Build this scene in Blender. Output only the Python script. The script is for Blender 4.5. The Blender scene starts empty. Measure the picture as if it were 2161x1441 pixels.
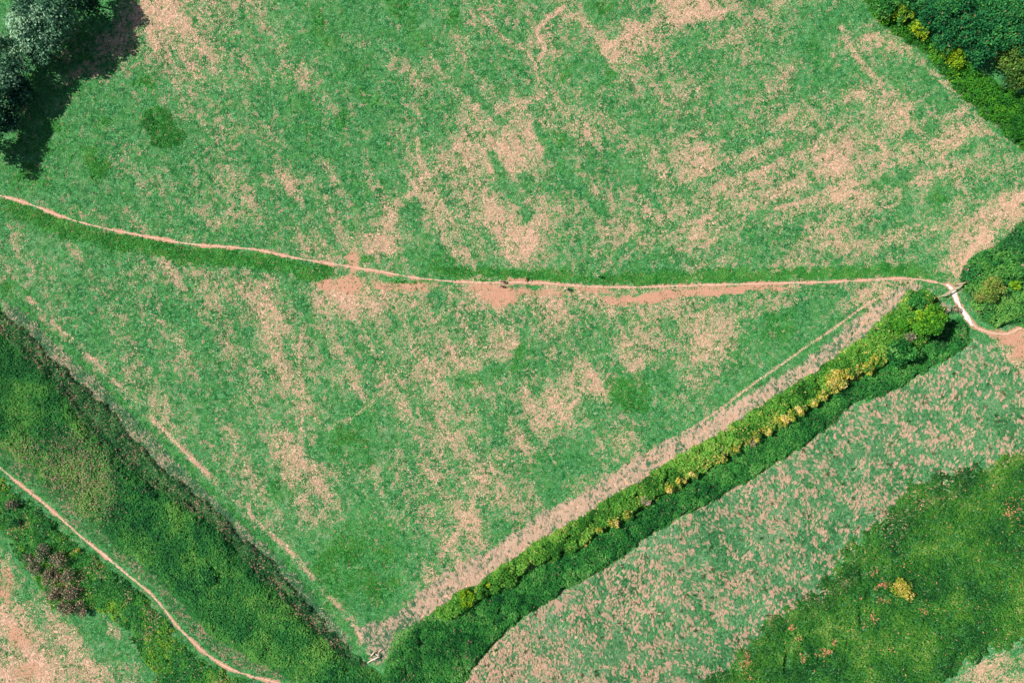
import bpy, bmesh, math, random
import numpy as np
from mathutils import Vector, Matrix

random.seed(7)
rng = np.random.default_rng(11)
sc = bpy.context.scene
COL = sc.collection
R = math.radians

# ---------------------------------------------------------------- camera, sky, sun, exposure
CAM_H = 144.0
cam = bpy.data.cameras.new('camera')
cam.sensor_width = 36.0
cam.lens = 24.0 * 216.1 / 216.0
cam.clip_start = 1.0
cam.clip_end = 6000.0
cam_ob = bpy.data.objects.new('camera', cam)
cam_ob.location = (0, 0, CAM_H)
COL.objects.link(cam_ob)
sc.camera = cam_ob

SUN_EL = R(43)
SUN_FROM = Vector((-0.972, 0.235))
world = bpy.data.worlds.new('World')
sc.world = world
world.use_nodes = True
wn = world.node_tree
sky = wn.nodes.new('ShaderNodeTexSky')
sky.sky_type = 'NISHITA'
sky.sun_disc = False
sky.sun_elevation = SUN_EL
sky.sun_rotation = math.atan2(SUN_FROM.x, SUN_FROM.y) % (2 * math.pi)
wn.links.new(sky.outputs[0], wn.nodes['Background'].inputs[0])
wn.nodes['Background'].inputs[1].default_value = 0.055
sun = bpy.data.lights.new('sun', 'SUN')
sun.energy = 4.2
sun.angle = R(0.5)
sun.color = (1.0, 0.95, 0.88)
sun_ob = bpy.data.objects.new('sun', sun)
d = Vector((-SUN_FROM.x * math.cos(SUN_EL), -SUN_FROM.y * math.cos(SUN_EL), -math.sin(SUN_EL)))
sun_ob.rotation_euler = d.to_track_quat('-Z', 'Y').to_euler()
sun_ob.location = (-60, 20, 90)
COL.objects.link(sun_ob)
sc.view_settings.view_transform = 'Standard'
sc.view_settings.look = 'None'
sc.view_settings.exposure = 0.55
sc.view_settings.gamma = 1.0
sc.cycles.max_bounces = 5
sc.cycles.diffuse_bounces = 3
sc.cycles.transmission_bounces = 3

# ---------------------------------------------------------------- helpers
def P(px, py, z=0.0):
    """photo pixel -> ground point (a point at height z seen there)"""
    k = (CAM_H - z) / CAM_H * 0.1
    return ((px - 1080.5) * k, (720.5 - py) * k, z)

def poly(pts, z=0.0):
    return np.array([P(a, b, z)[:2] for a, b in pts])

def _hash(ix, iy, seed):
    h = (ix * 374761393 + iy * 668265263 + seed * 982451653) & 0xffffffff
    h = ((h ^ (h >> 13)) * 1274126177) & 0xffffffff
    h = (h ^ (h >> 16)) & 0xffff
    return h / 65535.0

def vnoise(x, y, scale, seed):
    x = np.asarray(x) / scale + 1000.0; y = np.asarray(y) / scale + 1000.0
    ix = np.floor(x).astype(np.int64); iy = np.floor(y).astype(np.int64)
    fx = x - ix; fy = y - iy
    fx = fx * fx * (3 - 2 * fx); fy = fy * fy * (3 - 2 * fy)
    a = _hash(ix, iy, seed); b = _hash(ix + 1, iy, seed)
    c = _hash(ix, iy + 1, seed); e = _hash(ix + 1, iy + 1, seed)
    return (a * (1 - fx) + b * fx) * (1 - fy) + (c * (1 - fx) + e * fx) * fy

def fbm(x, y, scale, seed, oct=3):
    s = 0; a = 1; t = 0
    for k in range(oct):
        # rotate each octave so the lattice never shows
        ca, sa = math.cos(0.7 * k + seed), math.sin(0.7 * k + seed)
        s = s + a * vnoise(x * ca - y * sa, x * sa + y * ca, scale / 2 ** k, seed + k * 17); t += a; a *= 0.55
    return s / t

def sstep(a, b, v):
    t = np.clip((v - a) / (b - a), 0, 1)
    return t * t * (3 - 2 * t)

def inside(pg, x, y):
    r = np.zeros(len(x), bool)
    n = len(pg)
    for i in range(n):
        x1, y1 = pg[i]; x2, y2 = pg[(i + 1) % n]
        if y1 == y2: continue
        c = ((y1 > y) != (y2 > y)) & (x < (x2 - x1) * (y - y1) / (y2 - y1) + x1)
        r ^= c
    return r

def seg_dist(line, x, y, closed=False):
    dm = np.full(len(x), 1e9)
    n = len(line)
    for i in range(n if closed else n - 1):
        x1, y1 = line[i]; x2, y2 = line[(i + 1) % n]
        dx, dy = x2 - x1, y2 - y1
        t = np.clip(((x - x1) * dx + (y - y1) * dy) / (dx * dx + dy * dy + 1e-9), 0, 1)
        dm = np.minimum(dm, np.hypot(x - x1 - t * dx, y - y1 - t * dy))
    return dm

def sdf(pg, x, y):
    dd = seg_dist(pg, x, y, True)
    return np.where(inside(pg, x, y), dd, -dd)

def smooth_line(pts, n=6):
    """Catmull-Rom through points"""
    p = [np.array(q, float) for q in pts]
    p = [2 * p[0] - p[1]] + p + [2 * p[-1] - p[-2]]
    out = []
    for i in range(1, len(p) - 2):
        for k in range(n):
            t = k / n
            out.append(0.5 * ((2 * p[i]) + (-p[i - 1] + p[i + 1]) * t + (2 * p[i - 1] - 5 * p[i] + 4 * p[i + 1] - p[i + 2]) * t * t
                              + (-p[i - 1] + 3 * p[i] - 3 * p[i + 1] + p[i + 2]) * t ** 3))
    out.append(p[-2])
    return np.array(out)

def scatter(pg, dens, margin=0.0):
    lo = pg.min(0) - margin; hi = pg.max(0) + margin
    n = int((hi[0] - lo[0]) * (hi[1] - lo[1]) * dens)
    x = rng.uniform(lo[0], hi[0], n); y = rng.uniform(lo[1], hi[1], n)
    if margin == 0:
        m = inside(pg, x, y)
        return x[m], y[m]
    s = sdf(pg, x, y)
    m = s > -margin
    return x[m], y[m]

def npmesh(name, verts, faces, mat, parent=None, attrs=None, smooth=False, loc=None):
    me = bpy.data.meshes.new(name)
    verts = np.asarray(verts, np.float32); faces = np.asarray(faces, np.int32)
    k = faces.shape[1]
    me.vertices.add(len(verts)); me.vertices.foreach_set('co', verts.ravel())
    me.loops.add(faces.size); me.loops.foreach_set('vertex_index', faces.ravel())
    me.polygons.add(len(faces))
    me.polygons.foreach_set('loop_start', np.arange(0, faces.size, k, dtype=np.int32))
    me.polygons.foreach_set('loop_total', np.full(len(faces), k, np.int32))
    if smooth: me.polygons.foreach_set('use_smooth', np.ones(len(faces), bool))
    for an, av in (attrs or {}).items():
        me.attributes.new(an, 'FLOAT', 'POINT').data.foreach_set('value', np.asarray(av, np.float32))
    me.update(calc_edges=True)
    me.materials.append(mat)
    o = bpy.data.objects.new(name, me)
    COL.objects.link(o)
    if parent: o.parent = parent
    if loc is not None: o.location = loc
    return o

def tag(o, label=None, cat=None, group=None, kind=None):
    if label: o['label'] = label
    if cat: o['category'] = cat
    if group: o['group'] = group
    if kind: o['kind'] = kind
    return o

def empty(name, loc, label, cat, group=None):
    o = bpy.data.objects.new(name, None)
    o.empty_display_size = 0.3
    o.location = loc
    COL.objects.link(o)
    return tag(o, label, cat, group)

# ---------------------------------------------------------------- materials
def new_mat(name):
    m = bpy.data.materials.new(name); m.use_nodes = True
    nt = m.node_tree; nt.nodes.clear()
    return m, nt

def N(nt, t, **kw):
    n = nt.nodes.new(t)
    for k, v in kw.items(): setattr(n, k, v)
    return n

def attr(nt, name):
    return N(nt, 'ShaderNodeAttribute', attribute_name=name).outputs['Fac']

def math_(nt, op, a, b=None, clamp=False):
    n = N(nt, 'ShaderNodeMath', operation=op, use_clamp=clamp)
    for i, v in enumerate((a, b)):
        if v is None: continue
        if isinstance(v, (int, float)): n.inputs[i].default_value = v
        else: nt.links.new(v, n.inputs[i])
    return n.outputs[0]

def noise_(nt, vec, scale, detail=3, rough=0.55, dist=0.0):
    n = N(nt, 'ShaderNodeTexNoise')
    n.inputs['Scale'].default_value = scale; n.inputs['Detail'].default_value = detail
    n.inputs['Roughness'].default_value = rough; n.inputs['Distortion'].default_value = dist
    nt.links.new(vec, n.inputs['Vector'])
    return n.outputs['Fac']

def ramp(nt, fac, stops):
    r = N(nt, 'ShaderNodeValToRGB')
    e = r.color_ramp.elements
    while len(e) < len(stops): e.new(0.5)
    for i, (p, c) in enumerate(stops):
        e[i].position = p; e[i].color = (*c, 1)
    nt.links.new(fac, r.inputs[0])
    return r.outputs[0]

def mix(nt, fac, a, b):
    m = N(nt, 'ShaderNodeMix', data_type='RGBA')
    for i, v in ((0, fac), (6, a), (7, b)):
        if isinstance(v, (int, float)): m.inputs[i].default_value = v
        elif isinstance(v, tuple): m.inputs[i].default_value = (*v, 1)
        else: nt.links.new(v, m.inputs[i])
    return m.outputs[2]

def maprange(nt, v, a, b, c=0.0, d=1.0):
    n = N(nt, 'ShaderNodeMapRange', interpolation_type='SMOOTHSTEP')
    nt.links.new(v, n.inputs[0])
    for i, q in enumerate((a, b, c, d)): n.inputs[i + 1].default_value = q
    return n.outputs[0]

def finish(nt, colr, rough=0.9, transl=0.0, bump=None, bstr=0.5, bdist=0.1):
    out = N(nt, 'ShaderNodeOutputMaterial')
    b = N(nt, 'ShaderNodeBsdfPrincipled')
    b.inputs['Roughness'].default_value = rough
    b.inputs['Specular IOR Level'].default_value = 0.15
    if isinstance(colr, tuple): b.inputs['Base Color'].default_value = (*colr, 1)
    else: nt.links.new(colr, b.inputs['Base Color'])
    if bump is not None:
        bn = N(nt, 'ShaderNodeBump'); bn.inputs['Strength'].default_value = bstr; bn.inputs['Distance'].default_value = bdist
        nt.links.new(bump, bn.inputs['Height']); nt.links.new(bn.outputs[0], b.inputs['Normal'])
    if transl > 0:
        t = N(nt, 'ShaderNodeBsdfTranslucent'); ms = N(nt, 'ShaderNodeMixShader'); ms.inputs[0].default_value = transl
        if not isinstance(colr, tuple): nt.links.new(colr, t.inputs[0])
        else: t.inputs[0].default_value = (*colr, 1)
        nt.links.new(b.outputs[0], ms.inputs[1]); nt.links.new(t.outputs[0], ms.inputs[2])
        nt.links.new(ms.outputs[0], out.inputs[0])
    else:
        nt.links.new(b.outputs[0], out.inputs[0])

def leaf_mat(name, stops, dry=(0.55, 0.30, 0.2), dry2=(0.75, 0.47, 0.33), transl=0.32):
    """stops run over the 'var' attribute, 'dry' mixes towards the dead / flowering colour"""
    m, nt = new_mat(name)
    c = ramp(nt, attr(nt, 'var'), stops)
    g = N(nt, 'ShaderNodeNewGeometry')
    n = noise_(nt, g.outputs['Position'], 3.0, 2)
    dc = mix(nt, n, dry, dry2)
    finish(nt, mix(nt, attr(nt, 'dry'), c, dc), 0.75, transl)
    return m

def plain_mat(name, c1, c2, scale=8.0, rough=0.8, bump=0.3):
    m, nt = new_mat(name)
    tc = N(nt, 'ShaderNodeTexCoord')
    n = noise_(nt, tc.outputs['Object'], scale, 4, 0.6)
    finish(nt, mix(nt, n, c1, c2), rough, 0, n, bump, 0.02)
    return m

# ---------------------------------------------------------------- layout of the place
# how much dead straw stands in the sward, one digit per 6 m cell, surveyed row by row
DRY = """
000047655321 100144343136 754321200000
003545543311 210233543754 243413463000
003433653343 144423421343 223511433100
002122443222 233234554334 422333552210
011020244322 234345566433 534445453552
010032232212 124666634446 645457554543
011033233454 314553223444 565547435334
012223345334 463565464355 544554443457
312233332345 474455744554 543445554672
322345543434 433134333323 444444542530
122334444537 765467665566 643322553100
231334223544 445443453345 652111440014
033233434454 345665224454 642113300145
002332224554 445543355621 420220044355
000234313353 235442474212 211204444446
000033413461 013532431542 100444545555
000000033455 433455313334 155455555543
000000033344 124356415555 555555555430
000000035233 132464255555 555554553200
000000000111 002442555555 555544420000
400000000000 002445555555 555554200000
740000000000 000444455555 555432000000
665000000000 000345556655 554200000002
776550000000 000356776655 553000000265
"""
GRID = np.array([[int(ch) for ch in r.replace(' ', '')] for r in DRY.strip().split('\n')], float) / 9.0
assert GRID.shape == (24, 36)

def grid_at(px, py):
    u = np.clip(px / 60 - 0.5, 0, 34.999); v = np.clip(py / 60 - 0.5, 0, 22.999)
    iu = u.astype(int); iv = v.astype(int); fu = u - iu; fv = v - iv
    fu = fu * fu * (3 - 2 * fu); fv = fv * fv * (3 - 2 * fv)
    return (GRID[iv, iu] * (1 - fu) + GRID[iv, iu + 1] * fu) * (1 - fv) + (GRID[iv + 1, iu] * (1 - fu) + GRID[iv + 1, iu + 1] * fu) * fv

def blobs(px, py, lst):
    r = np.zeros_like(px)
    for (cx, cy, rx, ry, ang, s) in lst:
        m = (np.abs(px - cx) < 2 * max(rx, ry)) & (np.abs(py - cy) < 2 * max(rx, ry))
        if not m.any(): continue
        a = R(ang); dx = px[m] - cx; dy = py[m] - cy
        u = (dx * math.cos(a) + dy * math.sin(a)) / rx; v = (-dx * math.sin(a) + dy * math.cos(a)) / ry
        q = u * u + v * v
        r[m] = np.maximum(r[m], s * np.exp(-q * q * 0.9))
    return r

# smooth dry straw mats (photo pixels: centre, radii, turn clockwise, strength)
DRY_B = [(1330, 75, 60, 22, -35, .85), (1300, 90, 30, 16, -40, .9), (1210, 38, 36, 14, 10, .75), (1240, 55, 18, 12, 40, .7), (1140, 95, 11, 30, -10, .8), (1095, 90, 20, 14, 30, .7),
         (1150, 60, 8, 14, 20, .7), (1135, 140, 9, 22, 0, .7), (1390, 45, 45, 14, -12, .8), (1480, 42, 45, 14, -4, .9), (1520, 15, 40, 10, -5, .6), (1140, 215, 40, 16, -12, .8), (1020, 180, 14, 12, 0, .7),
         (1060, 220, 30, 10, -20, .65), (1000, 228, 15, 10, 0, .7), (960, 310, 40, 22, -30, .7), (895, 330, 12, 22, 0, .8), (900, 370, 18, 20, 20, .75), (1062, 290, 10, 25, 0, .8), (1050, 320, 30, 20, 0, .65),
         (1100, 350, 40, 18, -15, .75), (990, 350, 30, 14, 20, .6), (1010, 245, 14, 14, 0, .7), (900, 275, 14, 26, 35, .6), (815, 480, 18, 40, 15, .8), (790, 520, 40, 18, -20, .8), (850, 420, 40, 10, -40, .6),
         (1125, 495, 22, 40, 5, .85), (1170, 440, 35, 25, 0, .65), (960, 735, 30, 28, 0, .8), (970, 778, 14, 12, 0, .7), (1010, 760, 22, 14, 0, .6), (1165, 745, 20, 22, 0, .65), (1200, 880, 18, 14, 0, .9),
         (1235, 835, 14, 25, 0, .65), (1015, 1020, 35, 20, -30, .75), (970, 1110, 22, 18, 0, .75), (905, 1220, 30, 10, -25, .8), (640, 905, 10, 20, 0, .7), (745, 985, 12, 12, 0, .7), (525, 1075, 10, 20, -20, .7),
         (1905, 243, 28, 10, 42, .9), (1880, 100, 18, 8, 50, .8), (1890, 80, 40, 14, 45, .6), (1765, 315, 22, 24, 0, .75), (1812, 315, 9, 4, 0, 1.0), (1790, 395, 50, 12, -28, .8), (1740, 185, 10, 14, -20, .6), (1640, 165, 16, 8, 0, .6),
         (1570, 400, 30, 12, -25, .65), (1460, 330, 35, 20, -30, .6), (1430, 310, 26, 20, 0, .7), (2075, 490, 60, 22, -45, .85), (2120, 440, 40, 16, -45, .8), (2020, 545, 30, 16, -40, .6), (1895, 520, 18, 12, 40, .7), (1850, 550, 28, 10, -10, .7),
         (1960, 510, 24, 10, 10, .6), (1500, 290, 20, 10, 0, .55), (850, 60, 14, 5, 0, .5), (765, 97, 18, 10, 0, .7), (300, 15, 30, 10, -25, .8), (280, 45, 22, 8, -60, .8), (220, 110, 26, 8, -50, .8), (175, 140, 16, 8, -50, .8),
         (285, 35, 6, 18, 20, .7), (350, 20, 60, 16, -8, .6), (295, 90, 10, 40, 35, .5), (665, 270, 14, 8, 0, .6), (640, 400, 40, 24, 0, .5), (470, 465, 24, 12, 0, .6), (300, 555, 34, 16, 15, .55), (320, 545, 20, 10, 20, .55),
         (400, 565, 20, 14, 0, .5), (560, 590, 50, 10, 14, .5), (1845, 625, 40, 9, -8, .7), (1830, 665, 30, 6, -35, .6), (2050, 955, 24, 18, 0, .7), (1980, 985, 20, 12, 0, .6), (1010, 1400, 40, 45, 20, .6), (1080, 1380, 60, 30, 0, .5), (1140, 1350, 40, 50, 0, .35),
         (30, 1250, 30, 60, -20, .7), (50, 1340, 45, 40, 0, .6), (90, 1400, 60, 30, 0, .5), (240, 1330, 26, 16, 30, .6), (15, 1190, 18, 30, 0, .8), (2100, 1410, 70, 22, -25, .7)]
# trodden bare ground
BARE_B = [(745, 555, 16, 26, 10, .7), (745, 600, 40, 26, 0, .75), (690, 605, 22, 14, 0, .7), (800, 600, 40, 14, 5, .5), (870, 605, 90, 12, 4, .55), (1055, 625, 50, 26, 0, .9), (1020, 610, 40, 16, 0, .7), (1110, 612, 60, 12, 0, .55),
          (1090, 585, 30, 5, 0, .7), (1190, 620, 40, 10, 0, .5), (1380, 628, 70, 13, -4, .9), (1310, 635, 50, 12, 5, .7), (1480, 620, 60, 10, -4, .85), (1560, 610, 70, 8, -3, .8), (1640, 608, 50, 6, 0, .6), (1250, 612, 60, 8, 4, .6), (2130, 715, 40, 18, 25, .8),
          (2150, 745, 22, 20, 30, .8), (2160, 700, 30, 12, 0, .7), (15, 1230, 24, 60, -10, .55), (45, 1340, 40, 40, 0, .5), (60, 1420, 50, 26, 0, .45), (255, 1175, 14, 12, 40, .4), (840, 480, 10, 10, 0, .4), (1280, 65, 10, 5, 0, .3), (1865, 700, 8, 4, 0, .3), (2075, 665, 26, 5, 40, .6)]
# lush rank patches
LUSH_B = [(332, 258, 34, 30, 0, 1.0), (350, 290, 38, 28, 0, .9), (330, 235, 14, 12, 0, .9), (205, 350, 32, 40, -15, .9), (225, 265, 20, 9, -30, .8), (305, 168, 24, 10, 0, .8), (180, 190, 40, 30, 0, .35), (110, 300, 70, 50, 0, .45), (60, 380, 70, 30, 0, .4),
          (170, 135, 20, 14, 0, .6), (850, 25, 50, 22, 30, .6), (880, 70, 40, 20, 45, .55), (690, 60, 50, 60, 0, .35), (960, 40, 18, 30, 0, .5), (740, 140, 20, 20, 0, .5), (775, 200, 16, 28, -20, .5), (725, 255, 12, 30, 0, .5), (1270, 15, 24, 12, 0, .5),
          (655, 275, 30, 14, 0, .35), (660, 320, 22, 26, 0, .35), (650, 230, 30, 40, 0, .3), (1330, 815, 46, 36, 0, .7), (1345, 850, 30, 20, 0, .6), (1090, 760, 18, 50, 5, .5), (1000, 800, 60, 12, -8, .45), (740, 930, 60, 60, 0, .5), (760, 1170, 90, 90, 0, .5),
          (720, 1200, 60, 80, 0, .6), (800, 1240, 70, 30, -20, .6), (1640, 690, 50, 36, -30, .5), (1560, 740, 40, 24, -30, .4), (1050, 370, 10, 24, -15, .4), (1165, 300, 16, 20, -40, .5), (1360, 120, 24, 12, -40, .4), (1285, 165, 20, 22, 0, .45),
          (1190, 150, 16, 30, 20, .4), (1720, 110, 40, 22, 30, .3), (1980, 420, 24, 30, 0, .4), (590, 1030, 40, 30, 0, .4), (1120, 980, 30, 20, 0, .3), (160, 480, 120, 30, 15, .3), (40, 620, 40, 16, 30, .5), (1950, 575, 60, 10, 0, .6), (920, 550, 60, 20, 8, .6),
          (770, 542, 22, 8, 5, .7), (1500, 580, 120, 10, 0, .7), (1330, 585, 70, 9, 0, .8), (1180, 585, 60, 9, 4, .7), (1720, 575, 140, 9, 0, .6), (1000, 585, 50, 6, 5, .6), (850, 590, 60, 8, 10, .6), (470, 490, 60, 8, 0, .3)]

PATH_PX = [(-60, 396), (0, 413), (60, 430), (130, 457), (200, 477), (260, 490), (330, 503), (400, 515), (470, 521), (540, 527), (600, 540), (660, 551), (720, 560), (800, 573), (880, 587), (960, 594), (1040, 597), (1110, 596), (1180, 600),
           (1250, 605), (1340, 606), (1440, 603), (1560, 600), (1680, 597), (1760, 595), (1850, 590), (1910, 588), (1960, 593), (1995, 601), (2010, 607)]
LOWER_PX = [(-40, 945), (0, 985), (35, 1015), (75, 1047), (120, 1085), (170, 1130), (220, 1170), (270, 1212), (310, 1243), (345, 1280), (375, 1320), (405, 1350), (440, 1382), (480, 1407), (530, 1425), (590, 1441), (660, 1470)]
CHALK_PX = [(1996, 600), (2008, 610), (2018, 632), (2030, 655), (2044, 675), (2056, 688)]
TRACK2_PX = [(2060, 690), (2085, 706), (2110, 728), (2138, 762), (2165, 798), (2230, 880)]
TRACK_PX = [(2052, 684), (2068, 695), (2095, 703), (2125, 704), (2161, 690), (2230, 670)]
HEADL_PX = [(1060, 1150), (1140, 1105), (1200, 1068), (1290, 1005), (1390, 942), (1480, 890), (1560, 832), (1600, 802), (1650, 768), (1700, 732), (1760, 692), (1810, 655), (1850, 632), (1880, 618)]
LEFT_PX = [(62, 632), (110, 680), (160, 722), (200, 762), (250, 812), (300, 860), (340, 900), (400, 962), (440, 1002), (480, 1040), (540, 1098), (600, 1150), (650, 1205), (700, 1262), (745, 1312), (765, 1352)]
def line(px, n=6): return smooth_line([P(a, b)[:2] for a, b in px], n)
WEAR = [(line(q, 4), w, a) for q, w, a in (
    ([(1775, 60), (1800, 110), (1850, 170), (1905, 245), (1950, 290), (2000, 352), (2045, 420)], 1.6, .58),
    ([(1870, 70), (1925, 115), (1985, 165), (2030, 225), (2090, 285), (2155, 345)], 1.7, .5),
    ([(1640, 440), (1720, 420), (1780, 400), (1835, 375), (1870, 330), (1845, 290)], 1.3, .66),
    ([(1560, 410), (1640, 370), (1740, 335), (1770, 300)], 1.2, .55), ([(1700, 480), (1800, 455), (1900, 430)], .9, .55),
    ([(1190, 15), (1150, 45), (1133, 75), (1150, 105), (1130, 140), (1135, 170)], .9, .85), ([(1010, 20), (1060, 80), (1110, 110), (1140, 150)], 1.0, .6),
    ([(1530, 25), (1440, 45), (1380, 50), (1310, 85), (1275, 110)], 1.4, .8), ([(745, 550), (790, 520), (830, 450), (880, 400), (930, 350), (980, 290), (1080, 225), (1150, 205)], 1.5, .62),
    ([(880, 290), (890, 350), (930, 420), (965, 490), (975, 520)], 1.1, .6), ([(960, 380), (1010, 440), (1040, 490)], 1.0, .58), ([(700, 900), (760, 870), (830, 800), (900, 700), (960, 640)], 1.2, .5),
    ([(640, 690), (630, 760), (640, 830), (635, 920)], 1.0, .6), ([(900, 1225), (970, 1110), (1015, 1020), (1040, 980)], 1.6, .6), ([(1180, 890), (1225, 830), (1245, 770)], 1.2, .7),
    ([(270, 20), (240, 95), (190, 130), (160, 165)], 1.1, .7), ([(300, 5), (285, 60)], 1.5, .8), ([(2020, 575), (2070, 500), (2161, 410)], 2.2, .8),
    ([(1036, 330), (1062, 385), (1100, 440), (1120, 470)], 1.3, -.4), ([(1135, 270), (1175, 340), (1230, 410), (1280, 450)], 1.4, -.35), ([(920, 120), (1000, 200), (1060, 260)], 1.2, -.25),
    ([(740, 130), (770, 190), (790, 235)], 1.3, -.3), ([(1280, 330), (1340, 380), (1400, 450)], 1.3, -.25), ([(980, 800), (1090, 760), (1110, 700)], 1.5, -.35), ([(1380, 470), (1300, 540)], 1.3, -.2))]
PATH, LOWER, CHALK, TRACK, HEADL, LEFT = (line(q) for q in (PATH_PX, LOWER_PX, CHALK_PX, TRACK_PX, HEADL_PX, LEFT_PX))
LEFTG = LEFT + np.array([-1.5, -1.35])

# outlines of the tall vegetation
HEDGE_PG = poly([(905, 1300), (962, 1258), (1000, 1240), (1045, 1202), (1090, 1180), (1130, 1150), (1180, 1118), (1240, 1084), (1310, 1042), (1380, 1000), (1440, 962), (1500, 928), (1560, 890), (1620, 852), (1680, 815), (1740, 772), (1790, 738), (1830, 708), (1870, 672),
                 (1900, 650), (1925, 615), (1955, 612), (1985, 625), (2002, 650), (1985, 700), (1935, 748), (1880, 768), (1800, 808), (1740, 848), (1690, 880), (1640, 905), (1590, 936), (1540, 968), (1500, 988), (1440, 1035), (1385, 1062), (1340, 1095), (1300, 1118),
                 (1250, 1146), (1210, 1168), (1160, 1190), (1120, 1200), (1080, 1238), (1020, 1270), (970, 1300), (930, 1330)], 1.6)
STRIP_PG = poly([(800, 1470), (815, 1400), (825, 1345), (880, 1312), (930, 1285), (1000, 1270), (1080, 1225), (1160, 1180), (1300, 1100), (1440, 1022), (1590, 925), (1740, 835), (1880, 758), (1990, 690), (2028, 668), (2050, 690), (2052, 720), (2020, 745), (1960, 778), (1920, 808),
                 (1870, 832), (1800, 850), (1770, 885), (1740, 912), (1690, 945), (1640, 978), (1560, 1028), (1500, 1060), (1440, 1090), (1400, 1115), (1350, 1142), (1320, 1175), (1290, 1192), (1240, 1220), (1190, 1248), (1150, 1272), (1110, 1300), (1060, 1345), (1020, 1385), (990, 1425), (970, 1470)], 0.8)
STRAW_PG = poly([(760, 1330), (830, 1310), (895, 1250), (960, 1205), (1060, 1150), (1150, 1090), (1240, 1045), (1330, 985), (1420, 930), (1500, 890), (1570, 845), (1650, 800), (1700, 770), (1750, 730), (1800, 690), (1850, 650), (1890, 618), (1940, 605), (1925, 635), (1880, 668), (1800, 725), (1730, 778),
                 (1640, 840), (1560, 890), (1480, 938), (1400, 985), (1320, 1035), (1240, 1085), (1150, 1138), (1060, 1195), (1000, 1238), (920, 1290), (860, 1335), (830, 1390), (790, 1400)], 0.3)
LBED_PG = poly([(-60, 640), (0, 700), (50, 745), (95, 785), (135, 835), (175, 882), (215, 930), (250, 965), (300, 1005), (345, 1035), (400, 1070), (450, 1110), (500, 1160), (550, 1215), (600, 1262), (650, 1312), (700, 1362), (740, 1400), (790, 1415), (830, 1470), (660, 1470),
                (600, 1425), (520, 1392), (450, 1350), (410, 1310), (370, 1262), (320, 1215), (255, 1165), (225, 1140), (190, 1105), (140, 1065), (90, 1025), (40, 985), (-60, 900)], 0.8)
LBANK_PG = poly([(-60, 610), (0, 655), (60, 705), (100, 748), (160, 800), (200, 838), (240, 870), (262, 915), (310, 955), (340, 985), (385, 1020), (420, 1050), (470, 1090), (520, 1140), (570, 1180), (620, 1240), (660, 1285), (700, 1330), (735, 1372), (770, 1400), (745, 1405),
                 (700, 1368), (650, 1318), (600, 1268), (550, 1220), (500, 1166), (450, 1116), (400, 1076), (345, 1042), (300, 1012), (250, 970), (215, 936), (175, 888), (135, 842), (95, 790), (50, 752), (0, 706), (-60, 646)], 0.3)
WEED_PG = poly([(-60, 985), (0, 1010), (60, 1060), (110, 1095), (160, 1142), (210, 1182), (260, 1225), (300, 1258), (335, 1295), (365, 1335), (395, 1365), (430, 1395), (475, 1422), (520, 1441), (540, 1475), (330, 1475), (320, 1420), (290, 1370), (250, 1310), (215, 1285), (160, 1300), (110, 1280),
                (85, 1235), (55, 1200), (30, 1160), (10, 1120), (-60, 1080)], 0.4)
MEADOW_PG = poly([(1440, 1475), (1500, 1425), (1540, 1390), (1590, 1345), (1620, 1310), (1680, 1270), (1730, 1235), (1760, 1180), (1810, 1130), (1860, 1100), (1895, 1055), (1925, 1012), (1985, 1000), (2040, 985), (2090, 972), (2140, 955), (2230, 930), (2230, 1320), (2161, 1352), (2090, 1385), (2030, 1410),
                  (1990, 1441), (1975, 1475)], 0.3)
ROUGH_PG = poly([(965, 1475), (990, 1428), (1022, 1388), (1062, 1348), (1112, 1304), (1190, 1252), (1290, 1196), (1352, 1146), (1442, 1094), (1560, 1032), (1640, 982), (1742, 916), (1802, 856), (1870, 836), (1925, 812), (2022, 748), (2056, 715), (2075, 715), (2130, 770), (2230, 860), (2230, 945),
                 (2090, 985), (1985, 1012), (1925, 1030), (1890, 1070), (1810, 1145), (1760, 1195), (1730, 1250), (1620, 1325), (1540, 1405), (1470, 1475)])
RCLUMP_PG = poly([(2032, 590), (2038, 562), (2075, 532), (2110, 512), (2161, 470), (2230, 420), (2230, 690), (2150, 688), (2100, 688), (2078, 672), (2058, 640), (2042, 615)], 1.2)
FRINGE_PG = poly([(1815, -40), (1838, 18), (1862, 48), (1905, 72), (1935, 95), (1965, 108), (1978, 130), (1995, 152), (2020, 185), (2050, 215), (2085, 245), (2120, 272), (2161, 308), (2230, 360), (2230, 180), (2161, 195), (2110, 180), (2060, 140), (1990, 100), (1930, 40), (1880, -40)], 1.2)
FIELD_PG = poly([(-60, 400), (-60, -40), (1830, -40), (1870, 60), (1975, 130), (2230, 370), (2230, 470), (2030, 580), (2075, 690), (2230, 690), (2230, 860), (2060, 720), (2010, 640), (1920, 650), (1700, 790), (1400, 975), (1100, 1160), (900, 1280), (830, 1410), (770, 1400), (600, 1260), (400, 1060), (200, 880), (60, 740), (-60, 620)])
LFIELD_PG = poly([(-80, 1060), (30, 1110), (80, 1200), (150, 1290), (250, 1300), (300, 1350), (370, 1475), (-80, 1475)])
SE_PG = poly([(1960, 1475), (2000, 1440), (2090, 1390), (2161, 1358), (2230, 1325), (2230, 1475)])

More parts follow.
